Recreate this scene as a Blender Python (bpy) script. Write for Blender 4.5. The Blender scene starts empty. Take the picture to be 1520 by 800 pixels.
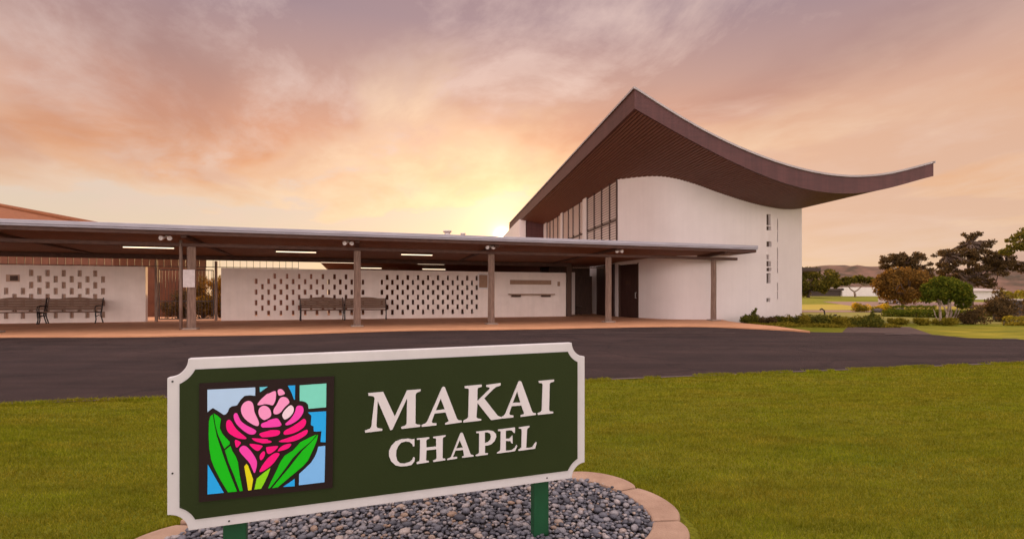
import bpy, bmesh, math, random
import numpy as np
from mathutils import Vector
R = math.radians
random.seed(7); rng = np.random.default_rng(7)
S = bpy.context.scene
COL = S.collection

# ------------------------------------------------------------------ camera
cd = bpy.data.cameras.new('camera'); cam = bpy.data.objects.new('camera', cd); COL.objects.link(cam)
cam.location = (0, 0, 1.15); cam.rotation_euler = (R(90), 0, 0)
cd.sensor_fit = 'HORIZONTAL'; cd.sensor_width = 36; cd.lens = 18.0
cd.shift_y = 0.0257; cd.clip_start = 0.05; cd.clip_end = 6000
S.camera = cam

# ------------------------------------------------------------------ view, sun, sky
S.view_settings.view_transform = 'Standard'; S.view_settings.look = 'None'
S.view_settings.exposure = 0.0; S.view_settings.gamma = 1.0; S.view_settings.use_curve_mapping = False
S.cycles.use_denoising = True
S.cycles.max_bounces = 6; S.cycles.diffuse_bounces = 4; S.cycles.transparent_max_bounces = 8
SUN_AZ, SUN_EL = R(-1.13), R(6.72)
SD = Vector((math.sin(SUN_AZ)*math.cos(SUN_EL), math.cos(SUN_AZ)*math.cos(SUN_EL), math.sin(SUN_EL)))
ld = bpy.data.lights.new('sun', 'SUN'); ld.energy = 5.0; ld.angle = R(0.5); ld.color = (1.0, 0.62, 0.28)
lo = bpy.data.objects.new('sun', ld); COL.objects.link(lo)
lo.rotation_euler = SD.to_track_quat('Z', 'Y').to_euler(); lo.location = (0, 60, 30)

W = bpy.data.worlds.new('World'); S.world = W; W.use_nodes = True
NT = W.node_tree; NT.nodes.clear()
class G:
    """tiny helper for building node graphs"""
    def __init__(s, nt): s.nt = nt
    def n(s, t, **k):
        o = s.nt.nodes.new(t)
        for a, b in k.items(): setattr(o, a, b)
        return o
    def put(s, sock, v):
        if isinstance(v, bpy.types.NodeSocket): s.nt.links.new(v, sock)
        elif isinstance(v, (tuple, list)) and len(v) == 3 and sock.type == 'RGBA': sock.default_value = (*v, 1)
        else: sock.default_value = v
    def m(s, op, a, b=None, c=None, clamp=False):
        o = s.n('ShaderNodeMath', operation=op, use_clamp=clamp); s.put(o.inputs[0], a)
        if b is not None: s.put(o.inputs[1], b)
        if c is not None: s.put(o.inputs[2], c)
        return o.outputs[0]
    def mix(s, f, a, b, mode='MIX'):
        o = s.n('ShaderNodeMix', data_type='RGBA', blend_type=mode); s.put(o.inputs[0], f); s.put(o.inputs[6], a); s.put(o.inputs[7], b)
        return o.outputs[2]
    def ramp(s, f, stops, interp='LINEAR'):
        o = s.n('ShaderNodeValToRGB'); e = o.color_ramp.elements; o.color_ramp.interpolation = interp
        while len(e) > 1: e.remove(e[-1])
        for i, (p, c) in enumerate(stops):
            q = e[0] if i == 0 else e.new(p)
            q.position = p; q.color = (*c, 1) if isinstance(c, tuple) else (c, c, c, 1)
        s.put(o.inputs[0], f); return o.outputs[0]
    def noise(s, vec, scale, detail=4, rough=.55, dist=0, dim='3D'):
        o = s.n('ShaderNodeTexNoise', noise_dimensions=dim); s.put(o.inputs['Vector'], vec)
        o.inputs['Scale'].default_value = scale; o.inputs['Detail'].default_value = detail
        o.inputs['Roughness'].default_value = rough; o.inputs['Distortion'].default_value = dist
        return o.outputs[0]
    def xyz(s, x, y, z):
        o = s.n('ShaderNodeCombineXYZ'); s.put(o.inputs[0], x); s.put(o.inputs[1], y); s.put(o.inputs[2], z); return o.outputs[0]
SEED = 3.7
def build_sky():
    g = G(NT)
    d = g.n('ShaderNodeTexCoord').outputs['Generated']
    sp = g.n('ShaderNodeSeparateXYZ'); g.put(sp.inputs[0], d); x, y, z = sp.outputs
    zc = g.m('MAXIMUM', z, 0.0)
    dt = g.n('ShaderNodeVectorMath', operation='DOT_PRODUCT'); g.put(dt.inputs[0], d); dt.inputs[1].default_value = SD
    c = g.m('MAXIMUM', dt.outputs['Value'], 0.0)
    base = g.ramp(zc, [(0, (.94, .62, .36)), (.06, (.92, .69, .46)), (.15, (.84, .67, .53)), (.25, (.86, .65, .56)), (.36, (.74, .58, .58)), (.50, (.58, .48, .55)), (1, (.30, .28, .38))])
    azr = g.m('DIVIDE', x, g.m('MAXIMUM', y, .05))
    rose = g.m('MULTIPLY', g.ramp(g.m('MULTIPLY_ADD', azr, .5, .5), [(.52, 0.0), (.80, 1.0)], 'EASE'), g.ramp(zc, [(.02, .35), (.12, .8), (.26, 1.0), (.42, .35)]))
    base = g.mix(rose, base, (.84, .50, .34))
    # cloud sheet: noise on a high horizontal layer, drawn out along the wind towards the sun
    inv = g.m('DIVIDE', 1.0, g.m('ADD', zc, .13))
    px, py = g.m('MULTIPLY', x, inv), g.m('MULTIPLY', y, inv)
    wob = g.m('MULTIPLY', g.m('SUBTRACT', g.noise(g.xyz(px, py, 1.3), .5, 2, .5), .5), .45)
    sx = g.m('ADD', g.m('ADD', g.m('MULTIPLY', px, .62), g.m('MULTIPLY', py, .22)), wob); sy = g.m('ADD', g.m('MULTIPLY', py, .50), g.m('MULTIPLY', px, -.12))
    n1 = g.noise(g.xyz(sx, sy, SEED), .95, 6, .52, .15); n2 = g.noise(g.xyz(sx, g.m('MULTIPLY', sy, .9), 9.1), 2.7, 9, .62, .3)
    n3 = g.noise(g.xyz(sx, g.m('MULTIPLY', sy, .8), 21.3), 1.5, 5, .55, .2)
    n = g.m('ADD', g.m('ADD', g.m('MULTIPLY', n1, .72), g.m('MULTIPLY', n2, .28)), g.ramp(zc, [(.04, .30), (.10, .36), (.19, .47), (.30, .555), (.5, .60)]))
    n = g.m('SUBTRACT', n, .5)
    mask = g.ramp(n, [(.44, 0.0), (.50, .6), (.60, 1.0)], 'EASE')
    ccol = g.ramp(zc, [(0, (.80, .46, .29)), (.12, (.92, .52, .27)), (.20, (.90, .42, .20)), (.29, (.76, .385, .26)), (.37, (.57, .345, .30)), (.47, (.38, .27, .31)), (1, (.2, .16, .22))])
    col = g.mix(mask, base, ccol)
    # lighter, torn veils and a few darker folds inside the deck
    wisp = g.ramp(n2, [(.47, 0.0), (.63, .72)])
    col = g.mix(wisp, col, g.mix(.5, base, (.92, .66, .54)))
    fold = g.ramp(n3, [(.50, 0.0), (.68, .60)])
    dk = g.n('ShaderNodeVectorMath', operation='MULTIPLY'); g.put(dk.inputs[0], ccol); dk.inputs[1].default_value = (.72, .66, .70)
    col = g.mix(g.m('MULTIPLY', fold, mask), col, dk.outputs[0])
    # gilded edges of the deck towards the sun
    edg = g.m('MULTIPLY', g.m('MULTIPLY', mask, g.m('SUBTRACT', 1.0, mask)), 4.0)
    gold = g.m('MULTIPLY', g.m('MULTIPLY', edg, g.ramp(n2, [(.35, .15), (.62, 1.0)])), g.m('ADD', g.m('MULTIPLY', g.m('POWER', c, 14), .75), .10))
    col = g.mix(gold, col, (1.15, .86, .50))
    # low mauve cloud bank on the right of the sunset
    az = g.m('DIVIDE', x, g.m('MAXIMUM', y, .05)); el = g.m('DIVIDE', z, g.m('MAXIMUM', y, .05))
    edge = g.m('ADD', g.m('MULTIPLY', g.m('SUBTRACT', az, .58), .23), g.m('MULTIPLY', g.m('SUBTRACT', g.noise(g.xyz(az, g.m('MULTIPLY', el, 2.5), 5), 7, 6, .6), .5), .075))
    bank = g.ramp(g.m('SUBTRACT', edge, el), [(0, 0.0), (.02, .85)], 'EASE')
    bank = g.m('MULTIPLY', bank, g.ramp(el, [(.0, .55), (.07, .9)]))
    bank = g.m('MULTIPLY', bank, g.ramp(y, [(.1, 0.0), (.3, 1.0)]))
    col = g.mix(bank, col, (.60, .37, .31))
    # warm light around the sun
    def glow(p, k, rgb):
        nonlocal col
        f = g.m('MULTIPLY', g.m('POWER', c, p), k)
        o = g.n('ShaderNodeVectorMath', operation='SCALE'); o.inputs[0].default_value = rgb; g.put(o.inputs['Scale'], f)
        col = g.mix(1.0, col, o.outputs[0], 'ADD')
    glow(9, .20, (1, .42, .10)); glow(60, .26, (1, .52, .13)); glow(500, .62, (1, .62, .20)); glow(5000, 2.2, (1, .62, .22)); glow(30000, 22, (1, .80, .42))
    # bright low band added behind the camera to light the facing walls
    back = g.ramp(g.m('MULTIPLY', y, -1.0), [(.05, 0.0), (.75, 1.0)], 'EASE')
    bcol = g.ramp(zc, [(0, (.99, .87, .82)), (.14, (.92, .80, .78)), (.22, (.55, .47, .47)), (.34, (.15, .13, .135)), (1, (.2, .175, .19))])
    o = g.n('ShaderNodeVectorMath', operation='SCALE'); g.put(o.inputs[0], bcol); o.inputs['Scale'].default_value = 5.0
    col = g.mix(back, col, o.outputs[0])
    # overhead sky brightened above the view, added to light the ground
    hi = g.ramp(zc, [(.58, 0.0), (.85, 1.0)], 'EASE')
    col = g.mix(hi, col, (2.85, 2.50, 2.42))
    sky = g.n('ShaderNodeTexSky', sky_type='NISHITA'); sky.sun_disc = False
    sky.sun_elevation = SUN_EL; sky.sun_rotation = SUN_AZ
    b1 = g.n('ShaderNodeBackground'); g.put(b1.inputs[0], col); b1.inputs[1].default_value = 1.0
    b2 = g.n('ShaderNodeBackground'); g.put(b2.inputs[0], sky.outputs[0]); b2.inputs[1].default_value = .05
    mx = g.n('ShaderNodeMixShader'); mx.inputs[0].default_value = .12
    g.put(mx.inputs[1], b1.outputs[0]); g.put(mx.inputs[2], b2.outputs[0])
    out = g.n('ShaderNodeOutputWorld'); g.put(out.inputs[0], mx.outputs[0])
build_sky()

# ------------------------------------------------------------------ materials
def material(name, c1, c2=None, scale=6, rough=.7, bump=0, bscale=40, stretch=(1, 1, 1), spec=.3, emit=None, detail=5, metal=0):
    m = bpy.data.materials.new(name); m.use_nodes = True; nt = m.node_tree; g = G(nt)
    b = nt.nodes['Principled BSDF']; b.inputs['Roughness'].default_value = rough
    b.inputs['Specular IOR Level'].default_value = spec; b.inputs['Metallic'].default_value = metal
    tc = g.n('ShaderNodeTexCoord').outputs['Object']
    mp = g.n('ShaderNodeMapping'); g.put(mp.inputs[0], tc); mp.inputs['Scale'].default_value = stretch; v = mp.outputs[0]
    if c2 is None: c2 = tuple(k*.86 for k in c1)
    f = g.noise(v, scale, detail, .6)
    f = g.ramp(f, [(.3, 0.0), (.7, 1.0)])
    g.put(b.inputs['Base Color'], g.mix(f, c1, c2))
    if bump:
        bn = g.n('ShaderNodeBump'); bn.inputs['Strength'].default_value = bump; bn.inputs['Distance'].default_value = .02
        g.put(bn.inputs['Height'], g.noise(v, bscale, 4)); g.put(b.inputs['Normal'], bn.outputs[0])
    if emit:
        b.inputs['Emission Color'].default_value = (*emit[0], 1); b.inputs['Emission Strength'].default_value = emit[1]
    return m
def leaf_mat(name, c1, c2, trans=.35, c3=None):
    m = bpy.data.materials.new(name); m.use_nodes = True; nt = m.node_tree; nt.nodes.clear(); g = G(nt)
    r = g.n('ShaderNodeNewGeometry').outputs['Random Per Island']
    col = g.ramp(r, [(0, c1), (.75, c2), (1, c3 or c2)])
    a = g.n('ShaderNodeBsdfDiffuse'); t = g.n('ShaderNodeBsdfTranslucent'); g.put(a.inputs[0], col); g.put(t.inputs[0], col)
    mx = g.n('ShaderNodeMixShader'); mx.inputs[0].default_value = trans
    g.put(mx.inputs[1], a.outputs[0]); g.put(mx.inputs[2], t.outputs[0])
    o = g.n('ShaderNodeOutputMaterial'); g.put(o.inputs[0], mx.outputs[0]); return m
M = {}
M['plaster'] = material('white_plaster', (.76, .665, .635), (.72, .625, .595), 1.3, .85, .10, 60)
M['blockwall'] = material('painted_block', (.82, .68, .61), (.74, .60, .53), 2.0, .85, .12, 50)
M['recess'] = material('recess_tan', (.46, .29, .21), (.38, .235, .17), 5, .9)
M['soffit'] = material('soffit_batten', (.215, .090, .062), (.15, .062, .045), 3, .55, .15, 30, (8, .6, 8))
M['soffit_back'] = material('soffit_backing', (.035, .014, .010), None, 3, .9)
M['fascia'] = material('fascia_timber', (.108, .037, .034), (.080, .028, .026), 2.2, .55, .12, 26, (.6, .6, 6))
M['trim'] = material('roof_trim_metal', (.40, .34, .33), (.32, .27, .27), 3, .6, spec=.3)
M['gutter'] = material('gutter_metal', (.38, .345, .385), (.30, .27, .30), 1.6, .45, .06, 20, (1, 1, 4), .5)
M['canopy_wood'] = material('canopy_timber', (.24, .095, .045), (.14, .055, .028), 2.5, .7, .25, 22, (1, 7, 7))
M['beam'] = material('beam_timber', (.105, .050, .035), (.06, .028, .02), 3, .75, .25, 18, (1, 5, 5))
M['post'] = material('weathered_post', (.29, .19, .145), (.145, .09, .068), 5, .85, .5, 16, (6, 6, .7))
M['footing'] = material('footing_concrete', (.34, .25, .20), (.26, .19, .15), 9, .9, .3, 40)
M['pave'] = material('terracotta_paving', (.64, .31, .165), (.50, .235, .12), 1.1, .8, .15, 70)
M['asphalt'] = material('asphalt', (.048, .027, .024), (.034, .020, .019), .8, .85, .5, 260, spec=.15)
M['drive'] = material('drive_asphalt', (.12, .075, .064), (.085, .055, .047), 1.2, .85, .3, 120, spec=.15)
M['edging'] = material('edging_concrete', (.15, .10, .088), (.055, .036, .032), 4, .9, .2, 80)
M['door'] = material('dark_door_wood', (.055, .022, .016), (.034, .013, .010), 3, .45, .2, 16, (7, 7, .7))
M['darkwood'] = material('dark_wood', (.09, .045, .030), (.055, .028, .018), 3, .7, .2, 16, (6, 6, .8))
M['redwall'] = material('red_brown_wall', (.17, .068, .038), (.115, .045, .026), 2, .85, .1, 30)
M['iron'] = material('dark_iron', (.022, .018, .017), (.03, .022, .019), 8, .5)
M['bench'] = material('bench_slat_wood', (.21, .115, .074), (.13, .072, .048), 5, .7, .3, 24, (.7, 7, 7))
M['bar'] = material('railing_paint', (.075, .050, .042), None, 8, .6)
M['louvre'] = material('sky_tint_louvre_glass', (.84, .68, .60), (.76, .60, .53), 2, .35, spec=.5)  # pale peach stands in for sky reflected in the glass
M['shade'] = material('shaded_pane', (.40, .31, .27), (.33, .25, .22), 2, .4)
M['mullion'] = material('mullion_brown', (.075, .038, .030), None, 5, .6)
M['darkglass'] = material('dark_glass', (.075, .052, .042), (.045, .032, .028), 14, .25, spec=.5)
M['white'] = material('white_paint', (.63, .59, .595), (.58, .54, .55), 5, .5, .04, 60)
M['green'] = material('sign_green', (.025, .035, .010), (.021, .030, .0085), 3, .6, .05, 120, spec=.10)
M['postgreen'] = material('post_green', (.008, .072, .026), (.006, .052, .018), 6, .5, .05, 40)
M['came'] = material('came_dark', (.022, .011, .010), None, 9, .6, spec=.12)
M['letter'] = material('letter_paint', (.68, .625, .64), (.63, .58, .595), 8, .55)
M['tile'] = material('orange_roof_tile', (.28, .095, .036), (.19, .062, .024), 3, .8, .4, 12, (1, 6, 1))
M['paper'] = material('notice_paper', (.60, .52, .50), (.50, .43, .41), 12, .8)
M['tan'] = material('tan_board', (.34, .20, .13), (.28, .16, .10), 6, .8)
M['tube'] = material('lit_tube', (.9, .8, .7), None, 6, .5, emit=((1, .76, .52), 2.2))
M['lampwhite'] = material('lamp_housing', (.66, .58, .55), None, 6, .4)
M['edgestone'] = material('edging_stone', (.40, .255, .18), (.29, .175, .12), 7, .85, .35, 90)
M['soil'] = material('dark_soil', (.045, .035, .032), None, 30, .95, .5, 90)
M['bark'] = material('bark', (.14, .09, .065), (.085, .055, .04), 6, .9, .5, 14, (4, 4, .6))
M['palebark'] = material('pale_bark', (.42, .31, .24), (.28, .20, .15), 6, .9, .4, 14, (4, 4, .6))
M['lava'] = material('dark_stone', (.10, .075, .065), (.05, .038, .034), 3, .9, .8, 5)
M['cap'] = material('pale_cap', (.46, .38, .35), None, 4, .8)
M['hill'] = material('dry_hillside', (.20, .10, .066), (.055, .040, .022), .06, .95, 0, detail=12)
M['farwhite'] = material('far_white_wall', (.74, .66, .62), None, 3, .8)
M['farroof'] = material('far_dark_roof', (.075, .05, .042), None, 3, .8)
M['fairway'] = material('sunlit_fairway_grass', (.36, .25, .012), (.24, .19, .014), .22, .95, .3, 25, (.5, 2, 1))  # low sunlight painted into this strip of grass as strong yellow
M['green_turf'] = material('green_turf', (.13, .125, .016), (.20, .16, .018), .3, .95, .3, 25, (.5, 2, 1))
M['verge'] = material('verge_grass', (.115, .125, .012), (.30, .235, .018), 1.1, .95, .5, 40, (.6, 1.6, 1), detail=9, spec=.1)
M['path'] = material('cart_path', (.24, .14, .115), (.19, .11, .09), 1, .9, .2, 40)
M['cartwhite'] = material('cart_white', (.7, .64, .6), None, 4, .35)
M['black'] = material('black_rubber', (.02, .018, .017), None, 5, .7)
M['flower'] = leaf_mat('yellow_blossom', (.55, .32, .02), (.62, .40, .03), .3)
M['L_olive'] = leaf_mat('olive_leaf', (.060, .058, .011), (.14, .115, .02), .45, (.24, .165, .025))
M['L_dark'] = leaf_mat('dark_leaf', (.058, .040, .019), (.135, .083, .037), .4, (.24, .14, .05))
M['L_brown'] = leaf_mat('bronze_leaf', (.105, .060, .019), (.21, .11, .028), .45, (.35, .185, .038))
M['L_green'] = leaf_mat('green_leaf', (.055, .075, .010), (.13, .145, .016), .4, (.26, .22, .025))
M['L_gold'] = leaf_mat('gold_leaf', (.15, .125, .016), (.27, .21, .024), .45, (.36, .26, .03))
M['L_amber'] = leaf_mat('amber_leaf', (.22, .10, .016), (.42, .19, .026), .55, (.55, .32, .04))
M['L_shrub'] = leaf_mat('shrub_leaf', (.060, .066, .013), (.15, .14, .024), .35, (.24, .20, .03))
def blade_mat():
    m = bpy.data.materials.new('grass_blade'); m.use_nodes = True; nt = m.node_tree; nt.nodes.clear(); g = G(nt)
    r = g.n('ShaderNodeNewGeometry').outputs['Random Per Island']
    a = g.ramp(r, [(0, (.14, .165, .008)), (.7, (.31, .325, .016)), (1, (.40, .36, .03))]); b = g.ramp(r, [(0, (.18, .165, .010)), (.7, (.34, .285, .020)), (1, (.52, .39, .05))])
    v = g.n('ShaderNodeTexCoord').outputs['Object']; mp = g.n('ShaderNodeMapping'); g.put(mp.inputs[0], v); mp.inputs['Rotation'].default_value = (0, 0, .25); mp.inputs['Scale'].default_value = (.55, 1.5, 1)
    f = g.ramp(g.noise(mp.outputs[0], 1.5, 6, .62), [(.36, 0.0), (.64, 1.0)]); col = g.mix(f, a, b)
    d = g.ramp(g.noise(mp.outputs[0], 5.0, 4, .6), [(.3, .62), (.7, 1.12)]); col = g.mix(1.0, col, d, 'MULTIPLY')
    x = g.n('ShaderNodeBsdfDiffuse'); t = g.n('ShaderNodeBsdfTranslucent'); g.put(x.inputs[0], col); g.put(t.inputs[0], col)
    mx = g.n('ShaderNodeMixShader'); mx.inputs[0].default_value = .4; g.put(mx.inputs[1], x.outputs[0]); g.put(mx.inputs[2], t.outputs[0])
    o = g.n('ShaderNodeOutputMaterial'); g.put(o.inputs[0], mx.outputs[0]); return m
M['blade'] = blade_mat()
def add_streaks(m, amount, z_dirt=None):
    """rain streaks and uneven paint, multiplied into the base colour"""
    nt = m.node_tree; g = G(nt); b = nt.nodes['Principled BSDF']; src = b.inputs['Base Color'].links[0].from_socket
    tc = g.n('ShaderNodeTexCoord').outputs['Object']; mp = g.n('ShaderNodeMapping'); g.put(mp.inputs[0], tc); mp.inputs['Scale'].default_value = (3.2, 3.2, .16)
    f = g.ramp(g.noise(mp.outputs[0], 1.6, 6, .65), [(.38, 1.0-amount), (.58, 1.0)])
    h = g.ramp(g.noise(tc, .55, 4, .6), [(.35, 1.0-amount*.6), (.65, 1.0)])
    g.put(b.inputs['Base Color'], g.mix(1.0, g.mix(1.0, src, f, 'MULTIPLY'), h, 'MULTIPLY'))
add_streaks(M['plaster'], .025); add_streaks(M['blockwall'], .045); add_streaks(M['white'], .05); add_streaks(M['fascia'], .2)
def asphalt_detail(m):
    nt = m.node_tree; g = G(nt); b = nt.nodes['Principled BSDF']; src = b.inputs['Base Color'].links[0].from_socket
    tc = g.n('ShaderNodeTexCoord').outputs['Object']
    mp = g.n('ShaderNodeMapping'); g.put(mp.inputs[0], tc); mp.inputs['Rotation'].default_value = (0, 0, -.26); mp.inputs['Scale'].default_value = (.12, 1.0, 1)
    tracks = g.ramp(g.noise(mp.outputs[0], 1.5, 5, .6), [(.36, .78), (.66, 1.28)])
    stone = g.ramp(g.noise(tc, 190, 2, .7), [(.36, .55), (.52, 1.0), (.72, 1.55)])
    spots = g.ramp(g.noise(tc, .9, 6, .68), [(.34, .82), (.6, 1.08)])
    vo = g.n('ShaderNodeTexVoronoi', feature='DISTANCE_TO_EDGE'); vo.inputs['Scale'].default_value = .33
    wv = g.n('ShaderNodeVectorMath', operation='ADD'); g.put(wv.inputs[0], tc); nz = g.n('ShaderNodeTexNoise'); g.put(nz.inputs[0], tc); nz.inputs['Scale'].default_value = 1.1; nz.inputs['Detail'].default_value = 6; g.put(wv.inputs[1], nz.outputs['Color'])
    g.put(vo.inputs['Vector'], wv.outputs[0]); crack = g.ramp(vo.outputs['Distance'], [(0, .62), (.006, .75), (.012, 1.0)])
    c = src
    for k in (tracks, stone, spots, crack): c = g.mix(1.0, c, k, 'MULTIPLY')
    g.put(b.inputs['Base Color'], c)
asphalt_detail(M['asphalt'])
def lawn_mat():
    m = bpy.data.materials.new('lawn'); m.use_nodes = True; g = G(m.node_tree); b = m.node_tree.nodes['Principled BSDF']
    b.inputs['Roughness'].default_value = .95; b.inputs['Specular IOR Level'].default_value = .1
    v = g.n('ShaderNodeTexCoord').outputs['Object']
    a = g.ramp(g.noise(v, .9, 5, .6), [(.35, 0.0), (.65, 1.0)]); f = g.noise(v, 60, 4, .7)
    c = g.mix(a, (.17, .185, .012), (.25, .22, .018)); c = g.mix(g.ramp(f, [(.4, 0.0), (.62, .75)]), c, (.08, .085, .006))
    g.put(b.inputs['Base Color'], c)
    bn = g.n('ShaderNodeBump'); bn.inputs['Strength'].default_value = .8; bn.inputs['Distance'].default_value = .03
    g.put(bn.inputs['Height'], f); g.put(b.inputs['Normal'], bn.outputs[0]); return m
M['lawn'] = lawn_mat()
def pebble_mat():
    m = bpy.data.materials.new('pebble'); m.use_nodes = True; g = G(m.node_tree); b = m.node_tree.nodes['Principled BSDF']
    b.inputs['Roughness'].default_value = .55; b.inputs['Specular IOR Level'].default_value = .4
    r = g.n('ShaderNodeNewGeometry').outputs['Random Per Island']
    c = g.ramp(r, [(0, (.035, .034, .045)), (.25, (.075, .072, .09)), (.5, (.14, .135, .16)), (.72, (.25, .225, .235)), (.88, (.36, .30, .29)), (.95, (.30, .18, .11)), (1, (.45, .38, .35))])
    v = g.n('ShaderNodeTexCoord').outputs['Object']
    c = g.mix(g.ramp(g.noise(v, 170, 4, .7), [(.42, 0.0), (.64, .55)]), c, (.05, .046, .055))
    g.put(b.inputs['Base Color'], c)
    return m
M['pebble'] = pebble_mat()

# ------------------------------------------------------------------ mesh helpers
CU, SU = .9551, .2961
def U(u, v, z=0.0): return (u*CU - v*SU, u*SU + v*CU, z)            # frame of the walkway: u along it, v away from the road
def ident(x, y, z=0.0): return (x, y, z)
class MB:
    def __init__(s, fr=ident): s.v = []; s.f = []; s.fr = fr; s.sm = set()
    def q(s, *pts, smooth=False):
        i = len(s.v); s.v += [s.fr(*p) for p in pts]
        if smooth: s.sm.add(len(s.f))
        s.f.append(tuple(range(i, i+len(pts)))); return s
    def box(s, a0, a1, b0, b1, z0, z1):
        i = len(s.v)
        s.v += [s.fr(a, b, z) for z in (z0, z1) for b in (b0, b1) for a in (a0, a1)]
        s.f += [tuple(i+k for k in t) for t in ((0, 2, 3, 1), (4, 5, 7, 6), (0, 1, 5, 4), (2, 6, 7, 3), (0, 4, 6, 2), (1, 3, 7, 5))]; return s
    def prism(s, poly, zb, zt):
        """plan polygon (counter-clockwise) between two heights; heights may be functions of (a,b)"""
        fb = zb if callable(zb) else (lambda a, b: zb); ft = zt if callable(zt) else (lambda a, b: zt)
        n = len(poly); i = len(s.v)
        s.v += [s.fr(a, b, fb(a, b)) for a, b in poly] + [s.fr(a, b, ft(a, b)) for a, b in poly]
        s.f.append(tuple(range(i+n-1, i-1, -1))); s.f.append(tuple(range(i+n, i+2*n)))
        for k in range(n): s.f.append((i+k, i+(k+1) % n, i+n+(k+1) % n, i+n+k))
        return s
    def tube(s, path, rad, n=8, caps=True):
        path = [Vector(s.fr(*p)) for p in path]; i0 = len(s.v); m = len(path)
        rads = rad if isinstance(rad, (list, tuple)) else [rad]*m
        for k, p in enumerate(path):
            d = (path[min(k+1, m-1)]-path[max(k-1, 0)]).normalized()
            a = Vector((0, 0, 1)) if abs(d.z) < .9 else Vector((1, 0, 0))
            e1 = d.cross(a).normalized(); e2 = d.cross(e1)
            for j in range(n):
                t = 2*math.pi*j/n; s.v.append(tuple(p + rads[k]*(math.cos(t)*e1 + math.sin(t)*e2)))
        for k in range(m-1):
            for j in range(n):
                s.sm.add(len(s.f)); s.f.append((i0+k*n+j, i0+k*n+(j+1) % n, i0+(k+1)*n+(j+1) % n, i0+(k+1)*n+j))
        if caps:
            s.f.append(tuple(i0+j for j in range(n-1, -1, -1))); s.f.append(tuple(i0+(m-1)*n+j for j in range(n)))
        return s
    def build(s, name, mat, parent=None, world=True, bevel=0, fix=True):
        me = bpy.data.meshes.new(name)
        off = Vector((0, 0, 0))
        if parent is not None and world:
            p = parent
            while p is not None: off += Vector(p.location); p = p.parent
        me.from_pydata([tuple(Vector(v)-off) for v in s.v], [], s.f)
        for k in s.sm: me.polygons[k].use_smooth = True
        if fix:
            bm = bmesh.new(); bm.from_mesh(me); bmesh.ops.recalc_face_normals(bm, faces=bm.faces); bm.to_mesh(me); bm.free()
        me.materials.append(M[mat] if isinstance(mat, str) else mat)
        o = bpy.data.objects.new(name, me); COL.objects.link(o)
        if parent is not None: o.parent = parent
        if bevel:
            b = o.modifiers.new('bevel', 'BEVEL'); b.width = bevel; b.segments = 2; b.limit_method = 'ANGLE'
        return o
def tag(o, label, cat, group=None, kind=None):
    if label: o['label'] = label
    if cat: o['category'] = cat
    if group: o['group'] = group
    if kind: o['kind'] = kind
    return o
def thing(name, label, cat, loc=(0, 0, 0), group=None, rotz=0):
    o = bpy.data.objects.new(name, None); COL.objects.link(o); o.empty_display_size = .2
    o.location = loc; o.rotation_euler = (0, 0, rotz); return tag(o, label, cat, group)
def struct(o): o['kind'] = 'structure'; return o
def copy_thing(src, loc, rotz, label):
    r = src.copy(); COL.objects.link(r); r.location = loc; r.rotation_euler = (0, 0, rotz); r['label'] = label
    for ch in [o for o in COL.objects if o.parent is src]:
        c = ch.copy(); COL.objects.link(c); c.parent = r
        for gc in [o for o in COL.objects if o.parent is ch]:
            d = gc.copy(); COL.objects.link(d); d.parent = c
    return r
def raw_mesh(name, verts, faces_n, idx, mat, smooth=False, parent=None):
    """fast mesh from numpy arrays; every face has faces_n corners"""
    me = bpy.data.meshes.new(name); nf = len(idx)//faces_n
    me.vertices.add(len(verts)); me.vertices.foreach_set('co', np.asarray(verts, np.float32).ravel())
    me.loops.add(len(idx)); me.loops.foreach_set('vertex_index', np.asarray(idx, np.int32))
    me.polygons.add(nf); me.polygons.foreach_set('loop_start', np.arange(nf, dtype=np.int32)*faces_n)
    if smooth: me.polygons.foreach_set('use_smooth', np.ones(nf, bool))
    me.update(calc_edges=True); me.materials.append(M[mat])
    o = bpy.data.objects.new(name, me); COL.objects.link(o)
    if parent is not None: o.parent = parent
    return o
def leaves(name, pts, size, mat, parent, up=0.0, asp=.55):
    """one leaf-sized face at every point, turned at random"""
    n = len(pts); a = rng.normal(size=(n, 3)); a[:, 2] += up; a /= np.linalg.norm(a, axis=1)[:, None]
    b = np.cross(a, rng.normal(size=(n, 3))); b /= np.linalg.norm(b, axis=1)[:, None]
    sz = (size*rng.uniform(.6, 1.35, n))[:, None]
    P = np.asarray(pts) - np.array(parent.location if parent.parent is None else parent.parent.location)
    V = np.stack([P-a*sz, P+b*sz*asp, P+a*sz, P-b*sz*asp], 1).reshape(-1, 3)
    return raw_mesh(name, V, 4, np.arange(4*n), mat, parent=parent)
def ball(c, r, n, flat=1.0, shell=.45):
    d = rng.normal(size=(n, 3)); d /= np.linalg.norm(d, axis=1)[:, None]
    rr = r*(shell + (1-shell)*rng.uniform(0, 1, n)**.7)
    d = d*rr[:, None]; d[:, 2] *= flat; return np.asarray(c) + d
def ground_z(y):
    t = min(max((y-45)/50, 0), 1); return 1.05*t*t*(3-2*t)
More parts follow.
